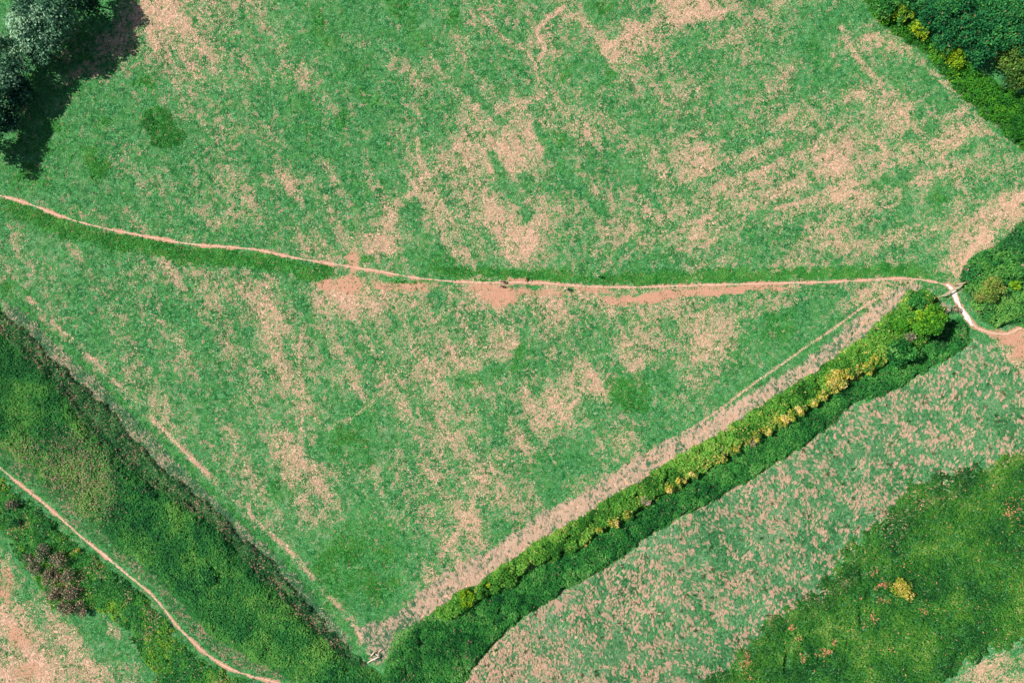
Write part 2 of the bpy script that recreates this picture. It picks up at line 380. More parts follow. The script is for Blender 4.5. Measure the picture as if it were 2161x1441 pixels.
def layers(x, y):
    """straw density, lushness, bareness, darker green under tall growth and in two lush patches at world points"""
    wx = (fbm(x, y, 5, 3) - .5) * 5.0 + (fbm(x, y, 1.6, 5) - .5) * 2.4; wy = (fbm(x, y, 5, 9) - .5) * 5.0 + (fbm(x, y, 1.6, 8) - .5) * 2.4
    px = x * 10 + 1080.5; py = 720.5 - y * 10
    jx = px + wx * 10; jy = py + wy * 10
    dry = grid_at(jx, jy)
    big = fbm(x, y, 9, 21, 4) - .5
    mid_ = fbm(x, y, 2.6, 33, 3) - .5
    # streaks left by the mower and by old ridges
    aL = R(-58) + (fbm(x, y, 40, 27) - .5) * .5
    u1 = x * math.cos(R(-58)) + y * math.sin(R(-58)); v1 = -x * math.sin(R(-58)) + y * math.cos(R(-58))
    u2 = x * math.cos(R(24)) + y * math.sin(R(24)); v2 = -x * math.sin(R(24)) + y * math.cos(R(24))
    s1 = fbm(u1 * .16, v1, 2.4, 45, 3) - .5; s2 = fbm(u2 * .16, v2, 2.0, 47, 3) - .5
    wr = sstep(10, 55, x)
    st_ = s1 * (1 - wr) + s2 * wr
    dry = dry * .90 - .02 + big * .14 + mid_ * .24 + st_ * .62
    for ln_, w_, a_ in WEAR:
        m = (x > ln_[:, 0].min() - 3) & (x < ln_[:, 0].max() + 3) & (y > ln_[:, 1].min() - 3) & (y < ln_[:, 1].max() + 3)
        if not m.any(): continue
        q = 1 - sstep(.15 * w_, w_, seg_dist(ln_, x[m], y[m]) + mid_[m] * w_ * 1.5)
        if a_ > 0: dry[m] = np.maximum(dry[m], q * (a_ + mid_[m] * .9))
        else: dry[m] = dry[m] + q * a_
    db = blobs(px + wx * 5, py + wy * 5, DRY_B)
    dry = np.maximum(dry, db * (0.66 + mid_ * .8 + st_ * 1.1))
    lush = np.clip(blobs(px + wx * 9, py + wy * 9, LUSH_B[3:]) * (1.0 + mid_ * 1.7), 0, 1)
    lush = np.maximum(lush, sstep(.25, .6, blobs(px + wx * 4, py + wy * 4, LUSH_B[:3])) * .85)
    # rank grass along the lower side of the path
    below = seg_dist(PATH - np.array([0, 2.2]), x, y)
    bandx = sstep(-112, -104, x) * (1 - sstep(-40, -34, x))
    lush = np.maximum(lush, bandx * (1 - sstep(.9, 2.9, below + mid_ * 2.6)) * .8)
    above = seg_dist(PATH + np.array([0, 1.7]), x, y)
    bandx = sstep(-22, -14, x) * (1 - sstep(84, 92, x))
    lush = np.maximum(lush, bandx * (1 - sstep(.4, 2.0, above + mid_ * 2.6)) * .75)
    dry = dry - lush * .42
    bare = blobs(px + wx * 4, py + wy * 4, BARE_B)
    bare = np.clip(bare * (1.05 + mid_ * 1.1), 0, 1)
    dp = seg_dist(PATH, x, y)
    bare = np.maximum(bare, (1 - sstep(.12, .55, dp + mid_ * .9)) * .9)
    dl = seg_dist(LOWER, x, y)
    bare = np.maximum(bare, (1 - sstep(.12, .6, dl + mid_ * .9)) * .9)
    bare = np.maximum(bare, .8 * (1 - sstep(.2, 1.0, seg_dist(TRACK, x, y) + mid_ * .7)))
    bare = np.maximum(bare, .75 * (1 - sstep(.3, 1.3, seg_dist(CHALK, x, y) + mid_ * .8)))
    # narrow trodden lines along the field edges
    hl = seg_dist(HEADL, x, y)
    dry = np.maximum(dry, (.85 + mid_ * 1.2) * (1 - sstep(.1, .38, hl + mid_ * .5)))
    ll = seg_dist(LEFT, x, y)
    dry = np.maximum(dry, (.58 + mid_ * 1.5 + (fbm(x, y, 5, 49) - .5) * .45) * (1 - sstep(.1, 1.5, ll + mid_ * 1.8)))
    dry = np.maximum(dry, (.5 + mid_ * 2.0) * (1 - sstep(.2, 1.6, seg_dist(LEFT + np.array([-3.6, -3.2]), x, y) + mid_ * 1.6)))
    dry = np.maximum(dry, (.8 + mid_) * (1 - sstep(.1, .5, seg_dist(line(TRACK2_PX), x, y) + mid_ * .6)))
    lg = seg_dist(LEFTG, x, y)
    lgm = 1 - sstep(.4, .9, lg + mid_ * .3)
    lush = np.maximum(lush, lgm * .4); dry = dry - lgm * .3
    m = (x > -35) & (y < 15)
    if m.any():
        q = sstep(-1.2, .8, sdf(STRAW_PG, x[m], y[m]) + mid_[m] * 2)
        dry[m] = np.maximum(dry[m], q * np.where(px[m] < 880, .5, .82)); lush[m] *= 1 - q
    deep_green = .28 * sstep(.3, .65, blobs(px + wx * 4, py + wy * 4, LUSH_B[:2]))  # darker green of the round lush patches
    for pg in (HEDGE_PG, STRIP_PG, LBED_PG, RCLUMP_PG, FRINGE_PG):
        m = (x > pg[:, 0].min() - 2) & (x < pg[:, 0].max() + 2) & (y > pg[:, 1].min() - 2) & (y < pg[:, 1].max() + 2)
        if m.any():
            deep_green[m] = np.maximum(deep_green[m], sstep(-.3, .5, sdf(pg, x[m], y[m])))
    m = (x > -12) & (y < 5)
    if m.any():
        q = sstep(-1.0, 1.0, sdf(ROUGH_PG, x[m], y[m]))
        dn = sstep(1350, 980, px[m]) * sstep(1200, 1420, py[m])
        dry[m] = dry[m] * (1 - q) + q * np.clip(dry[m] * .55 + .02 + dn * .38, 0, 1)
    return np.clip(dry, 0, 1), np.clip(lush, 0, 1), np.clip(bare, 0, 1), deep_green

def relief(x, y):
    """gentle unevenness of the pasture, a shallow ditch along the left bank"""
    z = (fbm(x, y, 18, 51) - .5) * .5 + (fbm(x, y, 3, 55) - .5) * .16
    ditch = seg_dist(DITCH, x, y)
    return z - .55 * np.exp(-(ditch / .8) ** 2)
DITCH = line([(-60, 628), (0, 685), (60, 735), (105, 780), (150, 830), (190, 880), (230, 925), (270, 965), (330, 1012), (390, 1052), (450, 1100), (510, 1160), (570, 1215), (630, 1280), (690, 1340), (740, 1385)])

# ---------------------------------------------------------------- ground
STEP = 0.36
xs = np.concatenate([[-3000, -1200, -600, -300, -180], np.arange(-132, 132.01, STEP), [180, 300, 600, 1200, 3000]])
ys = np.concatenate([[-3000, -1200, -600, -300, -150], np.arange(-92, 92.01, STEP), [150, 300, 600, 1200, 3000]])
gx, gy = np.meshgrid(xs, ys)
fx, fy = gx.ravel(), gy.ravel()
g_dry, g_lush, g_bare, g_deep = layers(fx, fy)
gz = relief(fx, fy)
far = (np.abs(fx) > 140) | (np.abs(fy) > 100)
gz[far] = 0
nx, ny = len(xs), len(ys)
idx = np.arange(nx * ny).reshape(ny, nx)
gf = np.stack([idx[:-1, :-1].ravel(), idx[:-1, 1:].ravel(), idx[1:, 1:].ravel(), idx[1:, :-1].ravel()], 1)

def ground_material():
    m, nt = new_mat('pasture')
    g = N(nt, 'ShaderNodeNewGeometry').outputs['Position']
    a_dry, a_lush, a_bare, a_deep = (attr(nt, k) for k in ('dry', 'lush', 'bare', 'dark_green'))
    n1 = noise_(nt, g, 2.1, 4, 0.70, 1.1)
    n2 = noise_(nt, g, 4.2, 3, 0.6, 0.4)
    n3 = noise_(nt, g, 0.35, 4, 0.6)
    n4 = noise_(nt, g, 2.4, 2, 0.5)
    n5 = noise_(nt, g, 3.1, 3, 0.7, 0.5)
    green = ramp(nt, n2, [(0.34, (0.012, 0.14, 0.04)), (0.46, (0.05, 0.25, 0.075)), (0.57, (0.12, 0.35, 0.13)), (0.70, (0.30, 0.46, 0.24))])
    green = mix(nt, maprange(nt, n3, .42, .62), green, mix(nt, .5, green, (0.05, 0.25, 0.035)))
    lushc = ramp(nt, n2, [(0.3, (0.012, 0.13, 0.018)), (0.5, (0.04, 0.255, 0.035)), (0.7, (0.13, 0.37, 0.06))])
    green = mix(nt, a_lush, green, lushc)
    spk = math_(nt, 'ADD', math_(nt, 'MULTIPLY', n1, .62), math_(nt, 'MULTIPLY', n2, .38))
    spk = math_(nt, 'ADD', spk, math_(nt, 'MULTIPLY', math_(nt, 'SUBTRACT', a_dry, .5), .29))
    sp = maprange(nt, spk, .485, .535)
    dryc = ramp(nt, n4, [(0.3, (0.54, 0.31, 0.19)), (0.5, (0.68, 0.43, 0.295)), (0.7, (0.80, 0.54, 0.39))])
    green = mix(nt, maprange(nt, n5, .56, .68), green, (0.010, 0.105, 0.03))
    c = mix(nt, sp, green, dryc)
    barec = ramp(nt, n2, [(0.3, (0.42, 0.215, 0.13)), (0.55, (0.57, 0.31, 0.20)), (0.75, (0.64, 0.39, 0.26))])
    bm = maprange(nt, math_(nt, 'ADD', a_bare, math_(nt, 'MULTIPLY', math_(nt, 'SUBTRACT', n1, .5), .9)), .30, .62)
    c = mix(nt, bm, c, barec)
    c = mix(nt, a_deep, c, ramp(nt, n2, [(0.35, (0.01, 0.05, 0.018)), (0.7, (0.04, 0.12, 0.04))]))  # ground turns dark green under tall growth and in the round patches
    h = math_(nt, 'ADD', n2, math_(nt, 'MULTIPLY', n1, .6))
    finish(nt, c, 0.95, 0, h, 0.55, 0.16)
    return m
M_ground = ground_material()
ground = npmesh('ground', np.stack([fx, fy, gz], 1), gf, M_ground, attrs={'dry': g_dry, 'lush': g_lush, 'bare': g_bare, 'dark_green': g_deep}, smooth=True)
tag(ground, kind='structure')

def gz_at(x, y):
    return relief(np.asarray(x, float), np.asarray(y, float))
def z1(x, y): return float(gz_at([x], [y])[0])

# ---------------------------------------------------------------- paths
def ribbon(name, ln, w, mat, lift=0.03, wn=0.35, seed=1):
    ln = np.asarray(ln)
    # resample
    seg = np.hypot(*np.diff(ln, axis=0).T); s = np.concatenate([[0], np.cumsum(seg)])
    t = np.arange(0, s[-1], .3)
    cx = np.interp(t, s, ln[:, 0]); cy = np.interp(t, s, ln[:, 1])
    tx = np.gradient(cx); ty = np.gradient(cy); l = np.hypot(tx, ty); nxv, nyv = -ty / l, tx / l
    W = w(t / s[-1]) if callable(w) else np.full(len(t), w)
    a = (fbm(t, t * 0, 1.3, seed) - .5) * 2 * wn; b = (fbm(t, t * 0 + 50, 1.3, seed + 5) - .5) * 2 * wn
    cols = []
    for k, q in enumerate((-1, -.4, .4, 1)):
        off = q * W / 2 * (1 + (a if q < 0 else b))
        X = cx + nxv * off; Y = cy + nyv * off
        Z = gz_at(X, Y) + (lift if abs(q) < 1 else -0.06) - (0.0 if abs(q) < 1 else 0)
        cols.append(np.stack([X, Y, Z], 1))
    V = np.stack(cols, 1).reshape(-1, 3); n = len(t)
    i = np.arange(n - 1)[:, None] * 4 + np.arange(3)[None, :]; i = i.ravel()
    F = np.stack([i, i + 1, i + 5, i + 4], 1)
    return tag(npmesh(name, V, F, mat, smooth=True), kind='structure')

def dirt_material(name, c1, c2, c3):
    m, nt = new_mat(name)
    g = N(nt, 'ShaderNodeNewGeometry').outputs['Position']
    n = noise_(nt, g, 2.2, 5, .65); n2 = noise_(nt, g, 9, 2)
    finish(nt, ramp(nt, n, [(.35, c1), (.52, c2), (.68, c3)]), .95, 0, n2, .4, .05)
    return m
M_path = dirt_material('path_dirt', (0.52, 0.31, 0.21), (0.68, 0.46, 0.34), (0.76, 0.54, 0.42))
M_chalk = dirt_material('chalk', (0.60, 0.42, 0.33), (0.85, 0.76, 0.70), (0.90, 0.86, 0.82))
ribbon('footpath', PATH, 0.42, M_path, seed=3)
ribbon('footpath', LOWER, lambda t: .42 + .5 * np.exp(-((t - .42) / .06) ** 2), M_path, seed=13)
ribbon('chalk_path', CHALK, lambda t: .25 + (1.0 + .5 * np.sin(t * 9)) * np.clip(np.sin(np.pi * t), 0, 1) ** .45, M_chalk, lift=.05, wn=.8, seed=17)
ribbon('footpath', TRACK, .6, M_path, lift=.026, seed=19)

# ---------------------------------------------------------------- grass and leaf generators
def blades(name, x, y, z, length, height, ang, width, dry, var, mat, nb=3, spread=0.9, parent=None, kind='stuff'):
    n = len(x)
    rep = lambda a: np.repeat(np.broadcast_to(a, (n,)), nb)
    x, y, z, length, height, ang, width, dry, var = (rep(np.asarray(a, float)) for a in (x, y, z, length, height, ang, width, dry, var))
    k = n * nb
    ang = ang + rng.normal(0, spread, k)
    length = length * rng.uniform(.55, 1.25, k); height = height * rng.uniform(.6, 1.2, k)
    bx = x + rng.normal(0, .10, k); by = y + rng.normal(0, .10, k)
    ca, sa = np.cos(ang), np.sin(ang)
    w = width * rng.uniform(.6, 1.3, k) / 2
    base1 = np.stack([bx - sa * w, by + ca * w, z], 1); base2 = np.stack([bx + sa * w, by - ca * w, z], 1)
    mid = .55
    m1 = np.stack([bx + ca * length * mid - sa * w * .8, by + sa * length * mid + ca * w * .8, z + height], 1)
    m2 = np.stack([bx + ca * length * mid + sa * w * .8, by + sa * length * mid - ca * w * .8, z + height], 1)
    tip = np.stack([bx + ca * length, by + sa * length, z + height * rng.uniform(.7, 1.1, k)], 1)
    V = np.stack([base1, base2, m2, m1, tip], 1).reshape(-1, 3)
    i = np.arange(k) * 5
    T = np.concatenate([np.stack([i, i + 1, i + 2], 1), np.stack([i, i + 2, i + 3], 1), np.stack([i + 3, i + 2, i + 4], 1)])
    dv = np.repeat(np.clip(dry, 0, 1), 5); vv = np.repeat(np.clip(var + rng.normal(0, .13, k), 0, 1), 5)
    o = npmesh(name, V, T, mat, parent, {'dry': dv, 'var': vv})
    if kind: tag(o, kind=kind)
    return o

def leaf_verts(c, size, up=0.6, aspect=0.6):
    n = len(c)
    nr = rng.normal(0, 1, (n, 3)); nr /= np.linalg.norm(nr, axis=1)[:, None]
    nr[:, 2] = np.abs(nr[:, 2]) + up; nr /= np.linalg.norm(nr, axis=1)[:, None]
    t = rng.normal(0, 1, (n, 3)); u = np.cross(nr, t); u /= np.linalg.norm(u, axis=1)[:, None] + 1e-9
    v = np.cross(nr, u)
    s = (size / 2)[:, None] if np.ndim(size) else size / 2
    V = np.stack([c - u * s, c - v * s * aspect + nr * s * .15, c + u * s, c + v * s * aspect + nr * s * .15], 1).reshape(-1, 3)
    F = np.arange(n * 4).reshape(-1, 4)
    return V, F

def leaves(name, c, size, var, dry, mat, parent=None, up=.6, aspect=.6, loc=None):
    V, F = leaf_verts(c, size, up, aspect)
    return npmesh(name, V, F, mat, parent, {'var': np.repeat(np.clip(var, 0, 1), 4), 'dry': np.repeat(np.clip(dry, 0, 1), 4)}, loc=loc)

# ---- materials of the vegetation
M_grass = leaf_mat('short_grass', [(0, (0.012, 0.15, 0.04)), (.4, (0.06, 0.27, 0.065)), (.7, (0.15, 0.38, 0.115)), (1, (0.40, 0.55, 0.30))], (0.68, 0.40, 0.27), (0.90, 0.62, 0.47))
M_rank = leaf_mat('rank_grass', [(0, (0.012, 0.14, 0.02)), (.5, (0.045, 0.28, 0.04)), (1, (0.17, 0.45, 0.08))])
M_straw = leaf_mat('straw', [(0, (0.03, 0.16, 0.06)), (.5, (0.10, 0.28, 0.13)), (1, (0.28, 0.42, 0.24))], (0.80, 0.53, 0.38), (0.98, 0.74, 0.57))
M_rough = leaf_mat('tussock_grass', [(0, (0.02, 0.17, 0.05)), (.4, (0.10, 0.35, 0.13)), (.75, (0.25, 0.50, 0.24)), (1, (0.42, 0.58, 0.36))], (0.78, 0.47, 0.33), (0.97, 0.68, 0.52))
M_nettle = leaf_mat('nettle', [(0, (0.008, 0.08, 0.025)), (.35, (0.03, 0.22, 0.05)), (.7, (0.08, 0.33, 0.06)), (1, (0.20, 0.47, 0.09))], (0.42, 0.25, 0.17), (0.62, 0.42, 0.32))
M_bank = leaf_mat('ditch_herbs', [(0, (0.012, 0.08, 0.025)), (.5, (0.04, 0.19, 0.05)), (1, (0.13, 0.33, 0.10))], (0.40, 0.22, 0.15), (0.62, 0.38, 0.28))
M_strip = leaf_mat('bramble', [(0, (0.006, 0.08, 0.018)), (.4, (0.035, 0.25, 0.045)), (.75, (0.10, 0.38, 0.065)), (1, (0.25, 0.53, 0.15))], (0.35, 0.2, 0.13), (0.5, 0.32, 0.24))
M_hedge = leaf_mat('hedge_leaf', [(0, (0.018, 0.11, 0.016)), (.35, (0.07, 0.28, 0.034)), (.7, (0.16, 0.43, 0.055)), (1, (0.30, 0.53, 0.09))], (0.66, 0.50, 0.07), (0.80, 0.60, 0.22))
M_yellow = leaf_mat('yellow_leaf', [(0, (0.06, 0.22, 0.03)), (.38, (0.24, 0.40, 0.04)), (.65, (0.75, 0.58, 0.06)), (1, (0.92, 0.74, 0.28))], (0.80, 0.48, 0.08), (0.88, 0.64, 0.38))
M_fringe = leaf_mat('fringe_leaf', [(0, (0.012, 0.11, 0.014)), (.4, (0.045, 0.25, 0.022)), (.75, (0.11, 0.37, 0.025)), (1, (0.30, 0.52, 0.03))])
M_lime = leaf_mat('lime_leaf', [(0, (0.05, 0.18, 0.008)), (.5, (0.15, 0.40, 0.015)), (1, (0.42, 0.62, 0.03))], (0.55, 0.50, 0.02), (0.62, 0.50, 0.05))
M_pale = leaf_mat('pale_seed_heads', [(0, (0.10, 0.17, 0.08)), (.5, (0.36, 0.36, 0.22)), (1, (0.72, 0.60, 0.45))], (0.70, 0.40, 0.28), (0.8, 0.55, 0.42))
M_willow = leaf_mat('grey_leaf', [(0, (0.012, 0.06, 0.03)), (.45, (0.07, 0.22, 0.11)), (1, (0.34, 0.55, 0.33))], (0.3, 0.2, 0.16), (0.4, 0.3, 0.2), .1)
M_wood = leaf_mat('wood_leaf', [(0, (0.004, 0.055, 0.020)), (.5, (0.014, 0.15, 0.045)), (.85, (0.045, 0.26, 0.06)), (1, (0.12, 0.38, 0.06))], (0.3, 0.12, 0.08), (0.4, 0.2, 0.12), .15)
M_olive = leaf_mat('olive_leaf', [(0, (0.02, 0.07, 0.012)), (.5, (0.06, 0.17, 0.025)), (1, (0.20, 0.32, 0.05))], (0.45, 0.3, 0.1), (0.6, 0.4, 0.2), .15)
M_dock = leaf_mat('brown_seed_heads', [(0, (0.03, 0.08, 0.035)), (.5, (0.10, 0.19, 0.09)), (1, (0.26, 0.34, 0.20))], (0.34, 0.17, 0.11), (0.86, 0.56, 0.42), .1)
M_weed = leaf_mat('weed_leaf', [(0, (0.012, 0.10, 0.02)), (.45, (0.035, 0.23, 0.04)), (.8, (0.09, 0.36, 0.04)), (1, (0.28, 0.48, 0.04))], (0.62, 0.36, 0.2), (0.75, 0.45, 0.3))
M_meadow = leaf_mat('meadow_herb', [(0, (0.01, 0.09, 0.018)), (.4, (0.045, 0.22, 0.025)), (.7, (0.12, 0.33, 0.035)), (1, (0.40, 0.52, 0.14))], (0.66, 0.27, 0.10), (0.78, 0.42, 0.24))
M_bark = plain_mat('bark', (0.05, 0.035, 0.025), (0.14, 0.10, 0.075), 5)
M_timber = plain_mat('weathered_timber', (0.42, 0.31, 0.2), (0.72, 0.58, 0.42), 7)
M_darkwood = plain_mat('dark_timber', (0.10, 0.05, 0.035), (0.22, 0.11, 0.08), 7)
M_dead = plain_mat('dead_wood', (0.50, 0.38, 0.3), (0.85, 0.72, 0.6), 6)

# ---------------------------------------------------------------- short grass of the pasture
def field_tufts(pg, dens, name):
    x, y = scatter(pg, dens)
    dry, lush, bare, sh = layers(x, y)
    keep = rng.random(len(x)) > np.maximum(bare * 1.1, sh - .5)
    x, y, dry, lush = x[keep], y[keep], dry[keep], lush[keep]
    cl = fbm(x, y, .9, 71, 2) - .5
    isdry = (rng.normal(0, .10, len(x)) + cl * .9) < (dry - .5) * .65
    var = .42 + (fbm(x, y, 7, 61) - .5) * .6 + (fbm(x, y, .7, 63, 2) - .5) * 1.3
    z = gz_at(x, y) - .02
    rank = (lush + rng.normal(0, .15, len(x)) + (fbm(x, y, 1.5, 79) - .5) * .6 > .55) & ~isdry
    q = ~rank
    blades(name, x[q], y[q], z[q] + .02, .34, .06, rng.uniform(0, 6.28, q.sum()), .10, isdry[q] * rng.uniform(.6, 1, q.sum()), var[q], M_grass, 3, 1.6)
    return x[rank], y[rank], z[rank]
rk = field_tufts(FIELD_PG, 11, 'pasture_grass')
blades('rank_grass', rk[0], rk[1], rk[2], .40, .2, rng.uniform(0, 6.28, len(rk[0])), .11, (rng.random(len(rk[0])) < .04) * .7, 0.6 - .3 * sstep(.3, .6, blobs(rk[0] * 10 + 1080.5, 720.5 - rk[1] * 10, LUSH_B[:2])) + (fbm(rk[0], rk[1], 2, 77) - .5) * 1.2, M_rank, 4, 1.6)
lf = field_tufts(LFIELD_PG, 11, 'dry_pasture_grass')
LOWS_PG = np.concatenate([LOWER + np.array([3.4, 3.0]), (LOWER - np.array([2.4, 2.2]))[::-1]])
field_tufts(LOWS_PG, 11, 'pasture_grass')
field_tufts(SE_PG, 11, 'dry_pasture_grass')

# tall straw along the hedge and along the left bank
x, y = scatter(STRAW_PG, 6, .5)
s = sdf(STRAW_PG, x, y) + (fbm(x, y, 1.5, 83) - .5) * 2.0
k = s > -.2; x, y, s = x[k], y[k], s[k]
px = x * 10 + 1080
p_dry = np.where(px < 880, .42, np.where(px > 1640, .58, .80)) + (fbm(x, y, 3, 85) - .5) * .9
isd = rng.random(len(x)) < p_dry
blades('straw_grass', x, y, gz_at(x, y) + .02, .95, .13, R(112) + (fbm(x, y, 2.5, 87) - .5) * 2.0 + rng.normal(0, .35, len(x)), .11, isd * rng.uniform(.75, 1, len(x)), rng.uniform(.2, .8, len(x)), M_straw, 8, .3)

def strip_tufts(name, ln, half, dens, pdry, length, height, ang, mat, width=.1, spread=.8):
    pg_lo = ln.min(0) - half; pg_hi = ln.max(0) + half
    n = int((pg_hi - pg_lo).prod() * dens)
    x = rng.uniform(pg_lo[0], pg_hi[0], n); y = rng.uniform(pg_lo[1], pg_hi[1], n)
    dd = seg_dist(ln, x, y) + (fbm(x, y, 1.4, 91) - .5) * half
    k = dd < half * .8; x, y = x[k], y[k]
    pd = pdry + (fbm(x, y, 2.2, 93) - .5) * 1.2
    return blades(name, x, y, gz_at(x, y), length, height, ang, width, (rng.random(len(x)) < pd) * .9, rng.uniform(.1, .8, len(x)), mat, 3, spread)
strip_tufts('bank_grass', LEFT + np.array([-3.2, -3.0]), 2.0, 12, .22, .6, .2, R(120), M_straw)
strip_tufts('path_side_grass', LOWER + np.array([1.9, 1.7]), 1.7, 11, .20, .45, .16, R(120), M_grass)

# rough tussocky field beyond the hedge
x, y = scatter(ROUGH_PG, 10)
px = x * 10 + 1080.5; py = 720.5 - y * 10
zone = fbm(x, y, 8, 103)
dense = sstep(1450, 1000, px) * sstep(1180, 1420, py)
pd = .17 + (zone - .5) * .35 + .16 * dense + (fbm(x, y, 1.5, 101, 2) - .5) * .9
isd = rng.random(len(x)) < pd
ang = R(104) + (fbm(x, y, 7, 107) - .5) * 2.4 + rng.normal(0, .4, len(x))
dkp = fbm(x, y, 5, 109)
blades('tussock_grass', x, y, gz_at(x, y) + np.where(isd, .08, 0), np.where(isd, .72, .5), np.where(isd, .15, .14), ang, np.where(isd, .10, .10), isd * rng.uniform(.7, 1, len(x)), .52 + (dkp - .5) * .8 + rng.normal(0, .2, len(x)), M_rough, 7, .20)
# darker weedy tufts dotted through it
x, y = scatter(ROUGH_PG, .05)
k = rng.random(len(x)) < .8; x, y = x[k], y[k]
blades('weed_tufts', x, y, gz_at(x, y), .55, .45, rng.uniform(0, 6.28, len(x)), .16, rng.uniform(0, .35, len(x)), rng.uniform(0, .25, len(x)), M_bank, 10, 2.5)

# ---------------------------------------------------------------- low rank growth (uncountable)
def domes(x, y, sc_, seed):
    """rounded bush tops on a jittered grid: height 0..1 and a value per bush"""
    gx_ = np.floor(x / sc_).astype(np.int64); gy_ = np.floor(y / sc_).astype(np.int64)
    H = np.zeros(len(x)); T = np.zeros(len(x))
    for i in (-1, 0, 1):
        for j in (-1, 0, 1):
            a, b = gx_ + i, gy_ + j
            cx = (a + .15 + .7 * _hash(a, b, seed)) * sc_; cy = (b + .15 + .7 * _hash(a, b, seed + 1)) * sc_
            r_ = sc_ * (.45 + .5 * _hash(a, b, seed + 2)); hh = .55 + .45 * _hash(a, b, seed + 3)
            q = ((x - cx) ** 2 + (y - cy) ** 2) / r_ ** 2
            h_ = hh * np.sqrt(np.clip(1 - q, 0, 1)); w = h_ > H
            H = np.where(w, h_, H); T = np.where(w, _hash(a, b, seed + 4), T)
    return H, T

def mass(name, pg, dens, h, mat, size=.42, edge=1.6, seed=1, lump=1.6, var=(.5, .8), dry=lambda x, y: 0 * x, margin=.5, hmod=None, layers_=(.45, 1.0), up=1.1, wob=1.2, aspect=.55, bushy=.75):
    x, y = scatter(pg, dens, margin)
    s = sdf(pg, x, y) + (fbm(x, y, 1.8, seed) - .5) * wob
    k = s > -.1; x, y, s = x[k], y[k], s[k]
    prof = sstep(-.3, edge, s)
    l1 = fbm(x, y, lump, seed + 3, 3)
    dm, dt = domes(x + (l1 - .5) * 1.2, y - (l1 - .5) * 1.2, lump * 1.25, seed + 5)
    H = h * prof * (.30 + .35 * l1 + bushy * dm + (.75 - bushy) * .6 * (.4 + 1.2 * l1))
    if hmod is not None: H = H * hmod(x, y)
    z = gz_at(x, y) + H * rng.uniform(layers_[0], layers_[1], len(x)) ** .5 + .05
    # hollows between clumps stay low
    v = var[0] + (fbm(x, y, 6, seed + 7) - .5) * var[1] + (fbm(x, y, 1.2, seed + 9, 2) - .5) * .5 + rng.normal(0, .12, len(x)) + (dt - .5) * .5 * bushy
    return leaves(name, np.stack([x, y, z], 1), size * rng.uniform(.6, 1.4, len(x)), v, dry(x, y), mat, up=up, aspect=aspect)

tag(mass('bramble_strip', STRIP_PG, 46, 1.1, M_strip, .38, 1.3, 201, 2.2, (.5, .9), wob=1.9, dry=lambda x, y: (rng.random(len(x)) < .02 + .10 * sstep(.58, .7, fbm(x, y, 5, 207))) * .8), kind='stuff')

def lbed_dry(x, y):
    px = x * 10 + 1080; py = 720 - y * 10
    g = blobs(px, py, [(170, 1000, 75, 90, -35, .42), (60, 960, 60, 40, 0, .3), (200, 1060, 60, 40, 0, .3), (320, 1000, 30, 30, 0, .1)])
    return (rng.random(len(x)) < g + .006) * rng.uniform(.5, 1, len(x))
def lbed_h(x, y):
    px = x * 10 + 1080; py = 720 - y * 10
    return 1 - blobs(px, py, [(40, 780, 60, 50, 0, .4), (470, 1215, 0.1, 0.1, 0, 0)]) 
tag(mass('nettle_bed', LBED_PG, 46, 1.2, M_nettle, .40, 2.6, 221, 2.6, (.60, 1.2), lbed_dry, wob=2.6, bushy=.2, hmod=lbed_h), kind='stuff')
tag(mass('ditch_herbs', LBANK_PG, 36, .75, M_bank, .40, .8, 241, 1.3, (.5, 1.0), wob=2.2, dry=lambda x, y: (rng.random(len(x)) < .10 + .25 * sstep(.55, .7, fbm(x, y, 3, 245))) * .9), kind='stuff')
tag(mass('wayside_weeds', WEED_PG, 34, .7, M_weed, .38, 1.6, 261, 1.6, (.6, 1.1), wob=4.5, dry=lambda x, y: (rng.random(len(x)) < .03 + .25 * sstep(.58, .7, fbm(x, y, 4, 265))) * .9), kind='stuff')
def meadow_dry(x, y):
    px = x * 10 + 1080; py = 720 - y * 10
    g = blobs(px + (fbm(x, y, .8, 5) - .5) * 14, py + (fbm(x, y, .8, 6) - .5) * 14,
              [(1855, 1232, 14, 6, -25, .9), (1840, 1205, 12, 6, -40, .6), (1838, 1300, 5, 10, 0, .8), (1820, 1318, 6, 8, 0, .5), (1690, 1382, 6, 10, 0, .8), (1735, 1373, 16, 6, -20, .85), (1758, 1350, 6, 8, 30, .7), (1668, 1320, 8, 5, 0, .7), (1680, 1345, 8, 4, -20, .5),
               (1575, 1385, 6, 14, 0, .6), (1580, 1425, 5, 6, 0, .6), (2125, 1080, 10, 8, 0, .6), (1860, 1262, 14, 6, 0, .4), (1570, 1400, 14, 20, 0, .25), (2140, 1070, 30, 30, 0, .12), (1945, 1280, 8, 14, 0, .3)])
    return (rng.random(len(x)) < g + .012) * 1.0
def meadow_h(x, y):
    px = x * 10 + 1080; py = 720 - y * 10
    g = blobs(px, py, [(1812, 1300, 5, 16, 0, .9), (1830, 1255, 10, 18, 20, .8), (1815, 1210, 7, 20, 0, .8), (1850, 1170, 8, 22, 40, .6), (1655, 1395, 6, 30, 5, .8), (1950, 1320, 12, 20, 0, .6), (1930, 1000, 40, 6, -20, .5), (1990, 1140, 30, 14, -30, .6)])
    return 1 - g
tag(mass('meadow_herbs', MEADOW_PG, 36, .95, M_meadow, .36, 2.8, 281, 2.0, (.40, 1.0), meadow_dry, bushy=.35, hmod=meadow_h, wob=7.0), kind='stuff')
tag(mass('bramble_clump', RCLUMP_PG, 42, 1.9, M_nettle, .40, 1.4, 301, 2.6, (.55, 1.0), wob=2.6, dry=lambda x, y: (rng.random(len(x)) < .02) * .8), kind='stuff')
